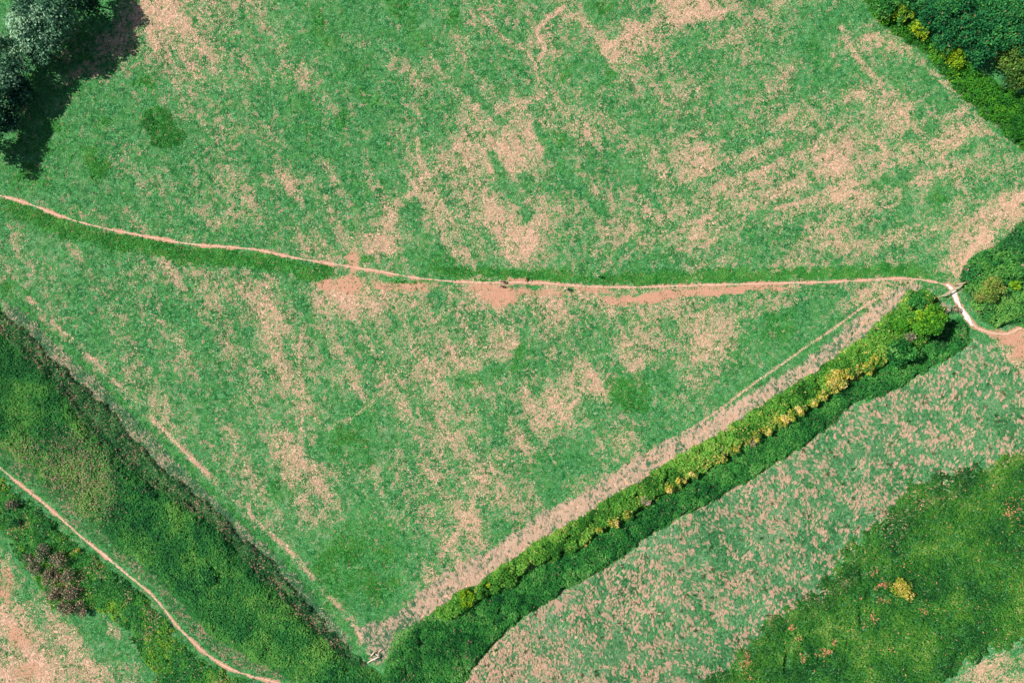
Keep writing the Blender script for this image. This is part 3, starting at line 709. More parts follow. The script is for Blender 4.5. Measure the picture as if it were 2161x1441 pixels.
tag(mass('woodland_fringe', FRINGE_PG, 42, 1.5, M_fringe, .40, 1.2, 321, 2.2, (.46, 1.0), wob=2.8), kind='stuff')

# ---------------------------------------------------------------- the hedge
YEDGE = line([(1238, 1138), (1300, 1100), (1340, 1078), (1400, 1040), (1440, 1016), (1500, 975), (1550, 950), (1600, 922), (1650, 888), (1700, 862), (1740, 836), (1790, 795), (1850, 760)], 3)
hx, hy = scatter(HEDGE_PG, 70, .4)
hs = sdf(HEDGE_PG, hx, hy) + (fbm(hx, hy, 2.2, 401) - .5) * 2.6
k = hs > -.15; hx, hy, hs = hx[k], hy[k], hs[k]
hD, hT = domes(hx, hy, 2.9, 403)
hH = 2.5 * sstep(-.4, 1.5, hs) * (.25 + .3 * fbm(hx, hy, 3.0, 403, 3) + .75 * hD)
hz = gz_at(hx, hy) + hH * np.sqrt(rng.uniform(.2, 1, len(hx)))
hv = .48 + (hT - .5) * .5 + (fbm(hx, hy, 7, 405) - .5) * .8 + (fbm(hx, hy, 1.3, 407, 2) - .5) * .6 + rng.normal(0, .12, len(hx))
hpx = hx * 10 + 1080
edge_d = seg_dist(YEDGE, hx, hy)
hyel = (1 - sstep(.6, 2.4, edge_d + (fbm(hx, hy, 1.6, 411) - .5) * 2)) * (.25 + .75 * sstep(1380, 1520, hpx)) * sstep(1180, 1320, hpx) * (1 - sstep(1850, 1900, hpx)) * sstep(.36, .6, fbm(hx, hy, 3.2, 413))
hd = (rng.random(len(hx)) < .02 + .12 * sstep(.6, .75, fbm(hx, hy, 2.5, 409)) + .45 * hyel) * .9
c0 = P(1420, 1010, 0)
hedge = empty('hedge', c0, 'long green field hedge running diagonally beside a strip of pale straw', 'hedge')
leaves('foliage', np.stack([hx - c0[0], hy - c0[1], hz], 1), rng.uniform(.2, .56, len(hx)), hv, hd, M_hedge, hedge, up=1.0)

def tube(pts, rad, sides=7):
    pts = np.asarray(pts, float); n = len(pts)
    V = []; F = []
    for i in range(n):
        t = pts[min(i + 1, n - 1)] - pts[max(i - 1, 0)]; t /= np.linalg.norm(t) + 1e-9
        u = np.cross(t, (0.31, 0.77, 0.55)); u /= np.linalg.norm(u); v = np.cross(t, u)
        for k in range(sides):
            a = 2 * math.pi * k / sides
            V.append(pts[i] + rad[i] * (math.cos(a) * u + math.sin(a) * v))
    for i in range(n - 1):
        for k in range(sides):
            k2 = (k + 1) % sides
            F.append((i * sides + k, i * sides + k2, (i + 1) * sides + k2, (i + 1) * sides + k))
    # caps as fans of quads collapse to the centre
    V.append(pts[0]); V.append(pts[-1]); a, b = len(V) - 2, len(V) - 1
    for k in range(0, sides):
        k2 = (k + 1) % sides
        F.append((a, k2, k, a)); F.append((b, (n - 1) * sides + k, (n - 1) * sides + k2, b))
    F = [f for f in F]
    return np.array(V), F

def tube_mesh(name, tubes, mat, parent=None, loc=None):
    bm = bmesh.new()
    for pts, rad, sides in tubes:
        V, F = tube(pts, rad, sides)
        vs = [bm.verts.new(v) for v in V]
        for f in F:
            q = []
            for i in f:
                if i not in q: q.append(i)
            try: bm.faces.new([vs[i] for i in q])
            except ValueError: pass
    me = bpy.data.meshes.new(name); bm.normal_update(); bm.to_mesh(me); bm.free()
    for p in me.polygons: p.use_smooth = True
    me.materials.append(mat)
    o = bpy.data.objects.new(name, me); COL.objects.link(o)
    if parent: o.parent = parent
    if loc is not None: o.location = loc
    return o

# stems standing inside the hedge
st = []
for i in range(90):
    j = rng.integers(len(hx))
    if hs[j] < .6: continue
    b = np.array([hx[j] - c0[0], hy[j] - c0[1], gz_at(hx[j:j + 1], hy[j:j + 1])[0] - .1])
    t = b + np.array([rng.normal(0, .25), rng.normal(0, .25), 1.5])
    st.append(([b, (b + t) / 2 + rng.normal(0, .08, 3), t], [.06, .045, .02], 5))
for q in st: tube_mesh('stem', [q], M_bark, hedge)

def woody(name, px, py, top, rad, label, cat, mat, group=None, n=None, leaf=.38, dryf=0.0, var=(.5, .5), squash=.75, seed=0, trunk='trunk', lobes=None, rx=None, base=None, clear=None, up=.35):
    """a tree or shrub: tapered trunk with limbs, crown of leaf clumps; (px,py) is where the middle of the crown shows"""
    rg = np.random.default_rng(1000 + seed)
    zc = top * (.58 if clear is None else clear)
    X, Y, _ = P(px, py, zc)
    gz0 = z1(X, Y)
    root = empty(name, (X, Y, gz0), label, cat, group)
    lobes = lobes or int(8 + rad * 5)
    vr = top - zc
    cen = []
    for i in range(lobes):
        a = rg.uniform(0, 6.283); q = math.sqrt(rg.uniform(0, 1)) * rad * .72
        zz = zc + rg.uniform(-.55, .75) * vr * (1 - (q / rad) ** 2 * .6)
        cen.append((q * math.cos(a) * (rx or 1), q * math.sin(a), zz, rad * rg.uniform(.26, .46)))
    cen = np.array(cen)
    nn = n or int(rad * rad * 150 + 120)
    w = cen[:, 3] ** 2; li = rg.choice(len(cen), nn, p=w / w.sum())
    dirs = rg.normal(0, 1, (nn, 3)); dirs /= np.linalg.norm(dirs, axis=1)[:, None]
    dirs[:, 2] = np.where(dirs[:, 2] < -.3, -dirs[:, 2], dirs[:, 2])
    rr = cen[li, 3] * rg.uniform(.55, 1.08, nn)
    pts = cen[li, :3] + dirs * rr[:, None] * np.array([1, 1, squash])
    pts[:, 2] = np.maximum(pts[:, 2], .12)
    lv = rg.normal(0, .5, len(cen))[li] * var[1] * .6
    v = var[0] + lv + rg.normal(0, .17, nn) 
    dr = (rg.random(nn) < dryf) * rg.uniform(.6, 1, nn)
    leaves('crown', pts, leaf * rg.uniform(.6, 1.4, nn), v, dr, mat, root, up=up)
    tr = []
    th = zc * .8
    r0 = .035 + top * .018
    tp = [np.array([0, 0, -.15]), np.array([rg.normal(0, .05), rg.normal(0, .05), th * .5]), np.array([rg.normal(0, .12), rg.normal(0, .12), th])]
    tr.append((tp, [r0 * 1.25, r0, r0 * .6], 8))
    for i in range(min(len(cen), 9)):
        s = tp[1] * .6 + tp[2] * .4 * rg.uniform(.3, 1)
        s = np.array([tp[1][0], tp[1][1], th * rg.uniform(.45, .98)])
        e = cen[i, :3]
        tr.append(([s, (s + e) / 2 + np.array([0, 0, -.08 * rad]), e], [r0 * .5, r0 * .35, r0 * .12], 5))
    tube_mesh(trunk, tr, M_bark, root)
    return root

G_Y = 'yellow leaved shrubs along the shaded side of the hedge'
yl = [(1762, 806, 2.7, 2.3, .72, 'largest yellow shrub on the hedge edge, round and pale gold'),
      (1736, 836, 2.1, 1.1, .6, 'small round golden shrub just left of the largest yellow shrub'),
      (1790, 790, 2.2, 1.2, .55, 'yellow green shrub touching the right side of the largest yellow shrub'),
      (1832, 776, 2.2, 1.3, .45, 'yellow green shrub two places right of the largest yellow shrub'),
      (1845, 757, 2.3, .8, .55, 'small yellow topped bush growing above the hedge edge near the round dark tree'),
      (1716, 850, 1.9, .9, .55, 'low thin yellow shrub second left of the largest yellow shrub'),
      (1690, 866, 2.1, 1.1, .62, 'bright yellow shrub at right end of the longest yellow run'),
      (1668, 876, 2.1, 1.0, .66, 'bright yellow shrub in middle of the longest yellow run'),
      (1648, 889, 2.1, 1.2, .7, 'densest golden shrub at left end of the longest yellow run'),
      (1618, 908, 1.9, .9, .45, 'sparse yellow flecked shrub just left of the longest yellow run'),
      (1594, 922, 2.0, 1.1, .42, 'greenish yellow shrub where the hedge edge bends inward'),
      (1548, 952, 2.1, 1.2, .45, 'speckled yellow shrub right of the twin golden shrubs'),
      (1526, 968, 1.9, .9, .55, 'small golden shrub at the upper end of a tan patch on the hedge'),
      (1462, 1000, 1.9, 1.1, .55, 'yellow speckled shrub at right end of the middle yellow run'),
      (1436, 1014, 1.9, 1.0, .62, 'pale yellow shrub in the centre of the middle yellow run'),
      (1411, 1026, 1.9, 1.2, .72, 'gold shrub at left end of the middle yellow run beside a dark gap'),
      (1326, 1084, 1.9, 1.2, .5, 'lime yellow shrub left of the round pale bush'),
      (1292, 1104, 1.8, 1.2, .42, 'faded yellow shrub second left of the round pale bush'),
      (1266, 1118, 1.7, .9, .42, 'thin yellow shrub third left of the round pale bush')]
for i, (a, b, top, rd, v0, lab) in enumerate(yl):
    if a < 1600: v0 -= .16
    woody('yellow_shrub', a, b, top + .9, rd * (1.25 if a > 1600 else 1.05), lab, 'shrub', M_yellow, G_Y, leaf=.30, n=int(rd * rd * 300 + 150), var=(v0 - .08, 1.3), dryf=.10, seed=i, squash=.9, clear=.72, rx=.8 + .5 * ((i * 37) % 10) / 10, trunk='stem')
woody('orange_shrub', 1238, 1140, 1.7, 1.1, 'orange tinted shrub at the lower end of the yellow edged hedge', 'shrub', M_yellow, leaf=.28, var=(.45, .6), dryf=.4, seed=31, trunk='stem')
woody('tan_shrub', 1585, 930, 1.9, 1.0, 'dull tan shrub on the hedge edge among yellow ones', 'shrub', M_pale, leaf=.28, var=(.35, .5), dryf=.2, seed=32, trunk='stem')
woody('tan_shrub', 1520, 950, 1.9, 1.2, 'olive tan shrub inside the hedge above the small golden shrub', 'shrub', M_pale, leaf=.28, var=(.18, .4), dryf=.1, seed=33, trunk='stem')
woody('pale_bush', 1364, 1055, 1.7, 1.45, 'round pale cream bush standing apart just below the hedge', 'bush', M_pale, leaf=.28, n=900, var=(.6, .6), dryf=.3, seed=34, trunk='stem')
woody('lime_bush', 982, 1262, 2.6, 2.0, 'bright lime green rounded bush at the low end of the hedge', 'bush', M_lime, leaf=.34, var=(.55, .5), dryf=.15, seed=35, n=1300, trunk='stem')
woody('green_bush', 1018, 1247, 2.6, 1.6, 'mid green bush overlapping the right side of the lime bush', 'bush', M_hedge, leaf=.34, var=(.35, .4), seed=36, n=900, trunk='stem')
woody('green_bush', 1066, 1214, 2.6, 2.2, 'wide green bush at the low end of the hedge right of the lime bush', 'bush', M_hedge, leaf=.36, var=(.5, .5), seed=37, n=1500, trunk='stem')
woody('lime_bush', 1032, 1232, 2.2, .7, 'tiny yellow topped bush between the two green bushes', 'bush', M_lime, leaf=.3, var=(.8, .4), dryf=.3, seed=38, trunk='stem')
# taller trees at the gate end of the hedge
woody('hedge_tree', 1957, 678, 7.2, 3.3, 'largest bright green tree at the gate end of the hedge', 'tree', M_fringe, leaf=.46, var=(.55, 1.1), seed=41, n=3400, clear=.62)
woody('hedge_tree', 1895, 745, 6.2, 2.9, 'round dark green tree with a black shadow, second along the hedge from the gate', 'tree', M_strip, leaf=.44, var=(.42, .9), seed=42, n=2600, clear=.62)
woody('hedge_tree', 1900, 688, 3.6, 2.2, 'low spreading green tree on the hedge between the two tallest ones', 'tree', M_fringe, leaf=.42, var=(.62, .9), seed=43, n=1700)
woody('hedge_tree', 1935, 636, 2.8, 2.0, 'short bushy green tree at the upper tip of the hedge', 'tree', M_strip, leaf=.40, var=(.5, .7), seed=44, n=1300)
woody('tan_shrub', 1915, 712, 4.0, 1.4, 'olive brown seeding shrub squeezed between the two tallest hedge trees', 'shrub', M_pale, leaf=.28, var=(.35, .6), dryf=.15, seed=45, trunk='stem')
woody('bare_shrub', 1992, 650, 2.4, 1.3, 'whitish leafless looking shrub near the gate', 'shrub', M_pale, leaf=.2, n=500, var=(.85, .4), dryf=.15, seed=46, trunk='stem')
woody('brown_shrub', 2018, 652, 1.4, 1.0, 'small brown dry shrub beside the white chalk path', 'shrub', M_dock, leaf=.26, var=(.5, .5), dryf=.55, seed=47, trunk='stem')
# right hand clump
woody('olive_shrub', 2094, 612, 4.6, 2.7, 'olive green shrub with pale flowers inside the thicket right of the gate', 'shrub', M_olive, leaf=.36, var=(.85, 1.0), dryf=.12, seed=51, n=2000, trunk='stem', clear=.62)
woody('olive_shrub', 2064, 628, 2.8, 1.3, 'smaller pale olive shrub close to the chalk path', 'shrub', M_olive, leaf=.3, var=(.85, .7), dryf=.25, seed=52, n=600, trunk='stem')
woody('lime_bush', 2142, 600, 3.2, 1.2, 'small yellow flecked bush in the thicket near the right photo edge', 'bush', M_lime, leaf=.3, var=(.6, .9), seed=56, n=450, trunk='stem')
woody('green_bush', 2140, 570, 3.0, 2.6, 'large green bush at the photo edge behind the gate thicket', 'bush', M_nettle, leaf=.4, var=(.6, .5), seed=53, n=1900, trunk='stem')
woody('red_shrub', 2158, 563, 3.3, .9, 'small rust coloured shrub at the right photo edge', 'shrub', M_dock, leaf=.28, var=(.5, .5), dryf=.6, seed=54, trunk='stem')
woody('green_bush', 2085, 550, 2.6, 2.4, 'rounded green bush above the olive shrub near the gate', 'bush', M_nettle, leaf=.4, var=(.6, .5), seed=55, n=1700, trunk='stem')
# lone bush and others
woody('yellow_bush', 1901, 1243, 2.2, 2.5, 'lone round yellow flowering bush in the dark green weedy meadow', 'bush', M_yellow, leaf=.25, n=1900, var=(.62, .6), dryf=.05, seed=61, trunk='stem', squash=.9)
woody('nettle_bush', 440, 1215, 2.0, 2.4, 'dark blue green bush swelling in the middle of the nettle bed', 'bush', M_wood, leaf=.36, n=1500, var=(.7, .5), seed=62, trunk='stem')

# brown seeding thicket on the left
G_D = 'brown seeding shrubs beside the lower left path'
dk = [(90, 1165, 1.9, 2.0, .3, .35, 'topmost brown shrub of the dark thicket, more green than the rest'), (75, 1195, 1.9, 1.9, .3, .5, 'brown shrub on the left shoulder of the dark thicket'), (125, 1180, 2.1, 2.0, .25, .5, 'dark brown shrub on the upper right of the dark thicket'),
      (110, 1215, 2.1, 2.1, .3, .6, 'reddish brown shrub in the heart of the dark thicket'), (145, 1215, 2.1, 1.8, .2, .55, 'almost black brown shrub on the right side of the dark thicket'), (115, 1248, 2.0, 2.0, .35, .65, 'rusty shrub below the heart of the dark thicket'),
      (150, 1250, 2.0, 1.9, .3, .55, 'dark rusty shrub on the lower right of the dark thicket'), (140, 1280, 1.8, 1.9, .35, .6, 'pinkish brown shrub near the lower end of the dark thicket'), (172, 1285, 1.8, 1.8, .2, .55, 'lowest dark shrub of the thicket next to pale grass'), (60, 1175, 1.4, 1.2, .4, .4, 'small outlying brown shrub left of the dark thicket')]
for i, (a, b, top, rd, v0, df, lab) in enumerate(dk):
    woody('brown_shrub', a, b, top, rd, lab, 'shrub', M_dock, G_D, leaf=.27, n=int(rd * rd * 230), var=(v0, .6), dryf=df * .8, seed=70 + i, trunk='stem')
woody('brown_shrub', 24, 1064, 1.6, 1.4, 'brown shrub at the left photo edge just below the path', 'shrub', M_dock, leaf=.27, n=500, var=(.3, .5), dryf=.45, seed=81, trunk='stem')
woody('dark_shrub', 33, 1102, 1.5, 1.1, 'small dark green shrub below the brown one at the left photo edge', 'shrub', M_wood, leaf=.28, n=400, var=(.5, .5), dryf=.1, seed=82, trunk='stem')
woody('yellow_weed', 163, 1160, 1.2, .6, 'small clump of golden yellow flowers above the dark brown thicket', 'plant', M_yellow, leaf=.22, n=130, var=(.7, .4), dryf=.2, seed=83, trunk='stem')

# ---------------------------------------------------------------- trees in the top left corner
woody('grey_tree', 90, 45, 10.0, 7.2, 'big silvery grey green tree in the top left corner', 'tree', M_willow, leaf=.62, n=11000, var=(.66, .9), seed=91, squash=.8, lobes=34)
woody('grey_tree', 172, -12, 8.5, 4.6, 'dark tree cut by the top photo edge right of the big silvery tree', 'tree', M_willow, leaf=.5, n=4000, var=(.22, .5), seed=92, lobes=20)
woody('grey_tree', 20, 130, 9, 5.6, 'dusky grey green tree on the left photo edge below the big silvery tree', 'tree', M_willow, leaf=.52, n=5500, var=(.42, .8), seed=93, lobes=24)
woody('grey_tree', -15, 205, 8.0, 5.2, 'lowest dark tree of the corner group, half outside the photo', 'tree', M_willow, leaf=.5, n=4500, var=(.2, .6), seed=94, lobes=22)
woody('grey_tree', 100, 112, 7.0, 3.4, 'smaller grey tree wedged against the lower side of the big silvery tree', 'tree', M_willow, leaf=.5, n=2800, var=(.4, .7), seed=95, lobes=18)
woody('grey_tree', 6, 250, 6.5, 3.8, 'low dark tree on the left photo edge, last of the corner group', 'tree', M_willow, leaf=.5, n=3000, var=(.15, .5), seed=97, lobes=18)
woody('grey_tree', 45, 192, 5.5, 3.4, 'small shaded tree under the dusky tree at the left', 'tree', M_willow, leaf=.5, n=2600, var=(.2, .5), seed=98, lobes=16)
woody('grey_tree', -45, 300, 8.0, 4.6, 'dark tree outside the left photo edge, seen by its shadow', 'tree', M_willow, leaf=.5, n=3500, var=(.2, .6), seed=96, lobes=20)

# ---------------------------------------------------------------- wood in the top right corner
G_W = 'trees of the dark wood'
wd = [(1868, 6, 4.5, 3.2, M_strip, .55, 'outermost left tree of the wood at the top photo edge'), (1930, -8, 6, 3.6, M_wood, .6, 'dark tree at the top photo edge behind the first yellow bush'), (1905, 38, 3.2, 2.2, M_wood, .75, 'low dark green tree just below the first yellow bush'),
      (1968, 40, 6.5, 3.8, M_wood, .55, 'dark tree right of the two joined yellow bushes'), (2010, 8, 7, 4.0, M_wood, .5, 'dense dark tree on the top edge, middle of the wood'), (2035, 62, 7.5, 4.2, M_wood, .45, 'broad blackish green tree in the heart of the wood'),
      (1990, 88, 5.5, 3.0, M_wood, .6, 'dark tree directly above the lower yellow bush'), (2072, 18, 7.5, 4.2, M_wood, .6, 'dark tree on the top edge nearer the right corner'), (2098, 72, 8, 4.2, M_wood, .65, 'rounded dark green tree between the wood heart and right edge'),
      (2062, 112, 6.5, 3.4, M_wood, .55, 'dark tree on the lower front of the wood casting a black hollow'), (2138, 30, 8.5, 4.4, M_wood, .75, 'tallest dark tree filling the top right corner'), (2155, 95, 8, 4.2, M_wood, .6, 'dark tree at the right photo edge above the olive tree'),
      (2130, 130, 6.5, 3.8, M_olive, .6, 'olive tinted tree at the lower right of the wood'), (2140, 172, 5.0, 2.8, M_olive, .35, 'small brownish tree below the olive tree at the right edge')]
for i, (a, b, top, rd, mt, v0, lab) in enumerate(wd):
    woody('wood_tree', a, b, top, rd, lab, 'tree', mt, G_W, leaf=.42, n=int(rd * rd * 170), var=(v0, .5), dryf=.015, seed=110 + i, lobes=int(rd * 7), squash=.8)
woody('lime_bush', 1908, 28, 4.4, 2.2, 'upper of the two joined yellow bushes on the edge of the wood', 'bush', M_lime, leaf=.34, var=(.75, .5), dryf=.2, seed=131, n=800, trunk='stem')
woody('lime_bush', 1936, 68, 4.2, 2.1, 'lower of the two joined yellow bushes on the edge of the wood', 'bush', M_lime, leaf=.34, var=(.8, .5), dryf=.25, seed=132, n=800, trunk='stem')
woody('lime_bush', 2008, 124, 3.8, 2.7, 'single yellow green bush where the wood meets the bright fringe', 'bush', M_lime, leaf=.34, var=(.65, .5), dryf=.2, seed=133, n=1300, trunk='stem')

# ---------------------------------------------------------------- gate and fence by the chalk path
def bar(bm, a, b, w, h):
    a = Vector(a); b = Vector(b); t = (b - a); L = t.length; t.normalize()
    s = Vector((-t.y, t.x, 0))
    if s.length < 1e-4: s = Vector((1, 0, 0))
    s.normalize(); u = t.cross(s)
    r = bmesh.ops.create_cube(bm, size=1)
    M = Matrix(((t.x * L, s.x * w, u.x * h, (a.x + b.x) / 2), (t.y * L, s.y * w, u.y * h, (a.y + b.y) / 2), (t.z * L, s.z * w, u.z * h, (a.z + b.z) / 2), (0, 0, 0, 1)))
    bmesh.ops.transform(bm, matrix=M, verts=r['verts'])
    e = list({e for v in r['verts'] for e in v.link_edges})
    bmesh.ops.bevel(bm, geom=e, offset=min(w, h) * .12, segments=1, affect='EDGES')

def bars(name, lst, mat, parent):
    bm = bmesh.new()
    for q in lst: bar(bm, *q)
    bmesh.ops.recalc_face_normals(bm, faces=bm.faces[:])
    me = bpy.data.meshes.new(name); bm.to_mesh(me); bm.free(); me.materials.append(mat)
    o = bpy.data.objects.new(name, me); COL.objects.link(o); o.parent = parent
    return o

A = Vector(P(1986, 625)); B = Vector(P(2022, 603))
gzf = z1(A.x, A.y)
fence = empty('wooden_fence', (A.x, A.y, gzf), 'pale weathered timber rail fence crossing the end of the path', 'fence')
Lf = (B - A); Lf.z = 0
for i, q in enumerate((0.0, .36, .72, 1.0)):
    p = Lf * q
    bars('post', [((p.x, p.y, -.3), (p.x, p.y, 1.12), .15, .15)], M_timber, fence)
off = Vector((-Lf.y, Lf.x, 0)).normalized() * .125
for zz, wd_ in ((1.18, .22), (.75, .06), (.38, .06)):
    o2 = off if zz < 1 else Vector((0, 0, 0))
    bars('rail', [((-.1 * Lf.normalized() + o2 + Vector((0, 0, zz))), (Lf * 1.02 + o2 + Vector((0, 0, zz))), wd_, .11)], M_timber, fence)
Gp = Vector(P(2029, 597))
gate = empty('wooden_gate', (Gp.x, Gp.y, z1(Gp.x, Gp.y)), 'small timber gate with a dark brown post at the thicket edge', 'gate')
bars('post', [((0, 0, -.3), (0, 0, 1.45), .24, .24)], M_darkwood, gate)
gd = Vector((-1.5, -.55, 0))
for zz in (.3, .65, 1.0): bars('rail', [((-.14, -.05, zz), (gd.x, gd.y, zz), .07, .1)], M_timber, gate)
bars('top_rail', [((-.14, -.05, 1.28), (gd.x, gd.y, 1.28), .16, .09)], M_timber, gate)
bars('stile', [((gd.x - .06, gd.y - .02, .15), (gd.x - .06, gd.y - .02, 1.3), .1, .1)], M_darkwood, gate)

# dead branches at the bottom corner of the field
def branch(name, pts, rads, label, twigs=()):
    a = P(*pts[0]); r = empty(name, (a[0], a[1], z1(a[0], a[1])), label, 'branch')
    pp = []
    for (px_, py_), hz_ in zip(pts, np.linspace(.25, .7, len(pts))):
        q = P(px_, py_); pp.append(np.array([q[0] - a[0], q[1] - a[1], hz_ + .12]))
    tube_mesh('limb', [(pp, rads, 8)], M_dead, r)
    for (i, dx, dy, dz) in twigs:
        e = pp[i] + np.array([dx, dy, dz])
        tube_mesh('twig', [([pp[i], (pp[i] + e) / 2 + np.array([.04, .03, .06]), e], [rads[i] * .55, rads[i] * .4, .02], 6)], M_dead, r)
    return r
branch('dead_branch', [(776, 1396), (783, 1391), (791, 1387), (799, 1383), (800, 1378), (794, 1375)], [.06, .15, .19, .17, .12, .06], 'longer bleached dead branch bent like a hook at the foot of the field', ((2, .3, -.35, .15), (3, .5, .2, .2)))
branch('dead_branch', [(784, 1381), (788, 1376), (793, 1369)], [.10, .15, .10], 'short straight bleached branch above the hooked one', ((1, .25, .3, .1),))
branch('dead_branch', [(799, 1373), (804, 1368), (809, 1364)], [.08, .10, .05], 'thin broken branch right of the short bleached one', ())

# ---------------------------------------------------------------- people and dog
def skinned(name, verts, edges, radii, mat, parent, levels=1):
    me = bpy.data.meshes.new(name); me.from_pydata([tuple(v) for v in verts], edges, []); me.update()
    o = bpy.data.objects.new(name, me); COL.objects.link(o)
    md = o.modifiers.new('skin', 'SKIN'); md.use_smooth_shade = True
    layer = me.skin_vertices[0] if len(me.skin_vertices) else None
    if layer is None:
        bm = bmesh.new(); bm.from_mesh(me); bm.verts.layers.skin.verify(); bm.to_mesh(me); bm.free(); layer = me.skin_vertices[0]
    for i, r_ in enumerate(radii):
        layer.data[i].radius = (r_, r_) if not isinstance(r_, tuple) else r_
        layer.data[i].use_root = (i == 0)
    ss = o.modifiers.new('sub', 'SUBSURF'); ss.levels = levels; ss.render_levels = levels
    dg = bpy.context.evaluated_depsgraph_get(); dg.update()
    m2 = bpy.data.meshes.new_from_object(o.evaluated_get(dg))
    m2.name = name
    o.modifiers.clear(); o.data = m2; bpy.data.meshes.remove(me)
    m2.materials.clear(); m2.materials.append(mat)
    o.parent = parent
    return o

M_skin = plain_mat('skin', (0.42, 0.24, 0.17), (0.52, 0.31, 0.23), 20, .6, .05)
M_white = plain_mat('white_cotton', (0.82, 0.80, 0.76), (0.9, 0.88, 0.85), 14, .85, .1)
M_cream = plain_mat('cream_cotton', (0.80, 0.70, 0.58), (0.86, 0.78, 0.66), 14, .85, .1)
M_navy = plain_mat('dark_trousers', (0.03, 0.035, 0.05), (0.06, 0.06, 0.08), 14, .85, .1)
M_beige = plain_mat('beige_trousers', (0.45, 0.36, 0.27), (0.55, 0.45, 0.34), 14, .85, .1)
M_red = plain_mat('red_trousers', (0.40, 0.07, 0.06), (0.5, 0.1, 0.09), 14, .85, .1)
M_hair_d = plain_mat('dark_hair', (0.02, 0.014, 0.01), (0.05, 0.035, 0.025), 30, .6, .3)
M_hair_f = plain_mat('fair_hair', (0.68, 0.52, 0.34), (0.8, 0.66, 0.48), 30, .6, .3)
M_shoe = plain_mat('dark_shoes', (0.03, 0.025, 0.02), (0.07, 0.06, 0.05), 20, .6, .1)
M_fur = plain_mat('brown_fur', (0.34, 0.13, 0.08), (0.5, 0.24, 0.15), 18, .9, .5)

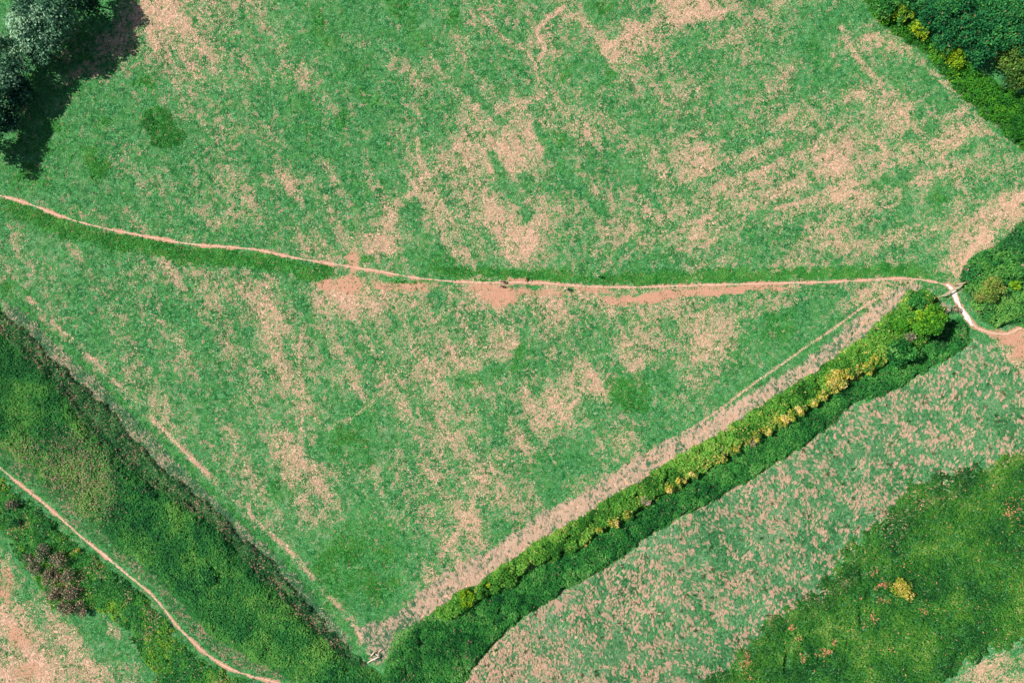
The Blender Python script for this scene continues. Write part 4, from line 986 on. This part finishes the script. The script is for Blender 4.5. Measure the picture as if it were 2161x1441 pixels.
def person(px, py, yaw, label, m_shirt, m_legs, m_hair, stride=.18, seed=0, h=1.7):
    X, Y, _ = P(px, py, 1.0)
    r = empty('person', (X, Y, z1(X, Y) + .03), label, 'person', 'people walking along the field path')
    r.rotation_euler.z = yaw
    k = h / 1.7
    r.scale = (k, k, k)
    s = stride
    # x forward, y left
    V = [(0, 0, .93), (0, 0, 1.10), (0, 0, 1.30), (0, 0, 1.42), (.01, 0, 1.50), (.03, 0, 1.585), (.035, 0, 1.66)]
    E = [(0, 1), (1, 2), (2, 3), (3, 4), (4, 5), (5, 6)]
    Rr = [(.15, .12), (.14, .11), (.17, .115), (.10, .08), .055, (.085, .095), (.07, .08)]
    def add(v, r_, p):
        V.append(v); Rr.append(r_); E.append((p, len(V) - 1)); return len(V) - 1
    add((.125, 0, 1.585), .014, 5)                       # nose
    for sy in (1, -1):
        add((.03, sy * .10, 1.59), .018, 5)              # ears
    for sy in (1, -1):
        sx = s * sy
        hip = add((0, sy * .10, .88), .085, 0)
        kn = add((sx * .55 + .03, sy * .105, .48), .058, hip)
        an = add((sx - .02, sy * .105, .09), .04, kn)
        add((sx + .13, sy * .12, .035), .036, an)
        sh = add((0, sy * .19, 1.38), .06, 3)
        el = add((-sx * .35, sy * .25, 1.11), .043, sh)
        wr = add((-sx * .6 + .08, sy * .25, .87), .029, el)
        pm = add((-sx * .6 + .10, sy * .25, .80), .03, wr)
        for f, (dx, dl) in enumerate(((.035, .072), (.012, .082), (-.011, .077), (-.032, .06))):
            kn2 = add((V[pm][0] + dx, sy * .25, V[pm][2] - dl * .55), .009, pm)
            add((V[pm][0] + dx + .012, sy * .243, V[pm][2] - dl), .008, kn2)
        add((V[pm][0] + .055, sy * .238, V[pm][2] + .0), .010, wr)
    skinned('body', V, E, Rr, M_skin, r, 1)
    # shirt
    v = [(0, 0, .95), (0, 0, 1.10), (0, 0, 1.30), (0, 0, 1.41)]; e = [(0, 1), (1, 2), (2, 3)]; q = [(.175, .145), (.165, .135), (.19, .14), (.12, .10)]
    for sy in (1, -1):
        sx = s * sy
        v += [(0, sy * .19, 1.385), (-sx * .2, sy * .235, 1.20)]; q += [.082, .07]; i = len(v) - 2; e += [(3, i), (i, i + 1)]
    skinned('shirt', v, e, q, m_shirt, r, 1)
    v = [(0, 0, .95)]; e = []; q = [(.165, .135)]
    for sy in (1, -1):
        sx = s * sy
        v += [(0, sy * .10, .86), (sx * .55 + .03, sy * .105, .48), (sx - .02, sy * .105, .13)]; q += [.105, .08, .062]; i = len(v) - 3
        e += [(0, i), (i, i + 1), (i + 1, i + 2)]
    skinned('trousers', v, e, q, m_legs, r, 1)
    for sy in (1, -1):
        sx = s * sy
        skinned('shoe', [(sx - .07, sy * .105, .05), (sx + .05, sy * .11, .045), (sx + .16, sy * .12, .035)], [(0, 1), (1, 2)], [.05, .052, .045], M_shoe, r, 1)
        bm = bmesh.new(); bmesh.ops.create_uvsphere(bm, u_segments=8, v_segments=6, radius=.012)
        me = bpy.data.meshes.new('eye'); bm.to_mesh(me); bm.free(); me.materials.append(M_hair_d)
        o = bpy.data.objects.new('eye', me); COL.objects.link(o); o.parent = r; o.location = (.118, sy * .034, 1.60)
    skinned('hair', [(-.02, 0, 1.56), (-.015, 0, 1.64), (.02, 0, 1.695)], [(0, 1), (1, 2)], [(.095, .09), (.105, .10), (.085, .09)], m_hair, r, 1)
    return r
person(1056, 593, R(170), 'person in white shirt and red trousers on the path, nearer the dog', M_white, M_red, M_hair_f, .2, 1, 1.75)
person(1054, 603, R(175), 'person in cream top walking on the bare ground just below the path', M_cream, M_beige, M_hair_f, .24, 2, 1.55)
person(1193, 609, R(5), 'person in pale top walking alone at the lower edge of the path', M_cream, M_beige, M_hair_f, .2, 3, 1.72)
person(1262, 583, R(100), 'person with dark hair and white shirt standing on the green grass above the path', M_white, M_navy, M_hair_d, .1, 4, 1.75)

dx_, dy_, _ = P(1109, 590, .4)
dog = empty('dog', (dx_, dy_, z1(dx_, dy_) + .02), 'brown dog standing across the upper side of the path', 'dog')
dog.rotation_euler.z = R(78)
V = [(-.30, 0, .52), (-.05, 0, .50), (.22, 0, .50), (.36, 0, .60), (.46, 0, .70), (.56, 0, .68), (.66, 0, .65)]
E = [(0, 1), (1, 2), (2, 3), (3, 4), (4, 5), (5, 6)]
Q = [(.12, .12), (.115, .125), (.14, .17), (.085, .10), .085, .06, .04]
def da(v, q, p):
    V.append(v); Q.append(q); E.append((p, len(V) - 1)); return len(V) - 1
for sy in (1, -1):
    a = da((.24, sy * .10, .36), .06, 2); b = da((.24, sy * .10, .20), .035, a); c = da((.22, sy * .10, .05), .028, b); da((.28, sy * .10, .025), .03, c)
    a = da((-.24, sy * .10, .38), .075, 0); b = da((-.38, sy * .10, .20), .035, a); c = da((-.34, sy * .10, .05), .028, b); da((-.28, sy * .10, .025), .03, c)
    da((.45, sy * .10, .74), .03, 4)
t = da((-.46, 0, .56), .03, 0); da((-.62, 0, .66), .018, t)
skinned('body', V, E, Q, M_fur, dog, 2)
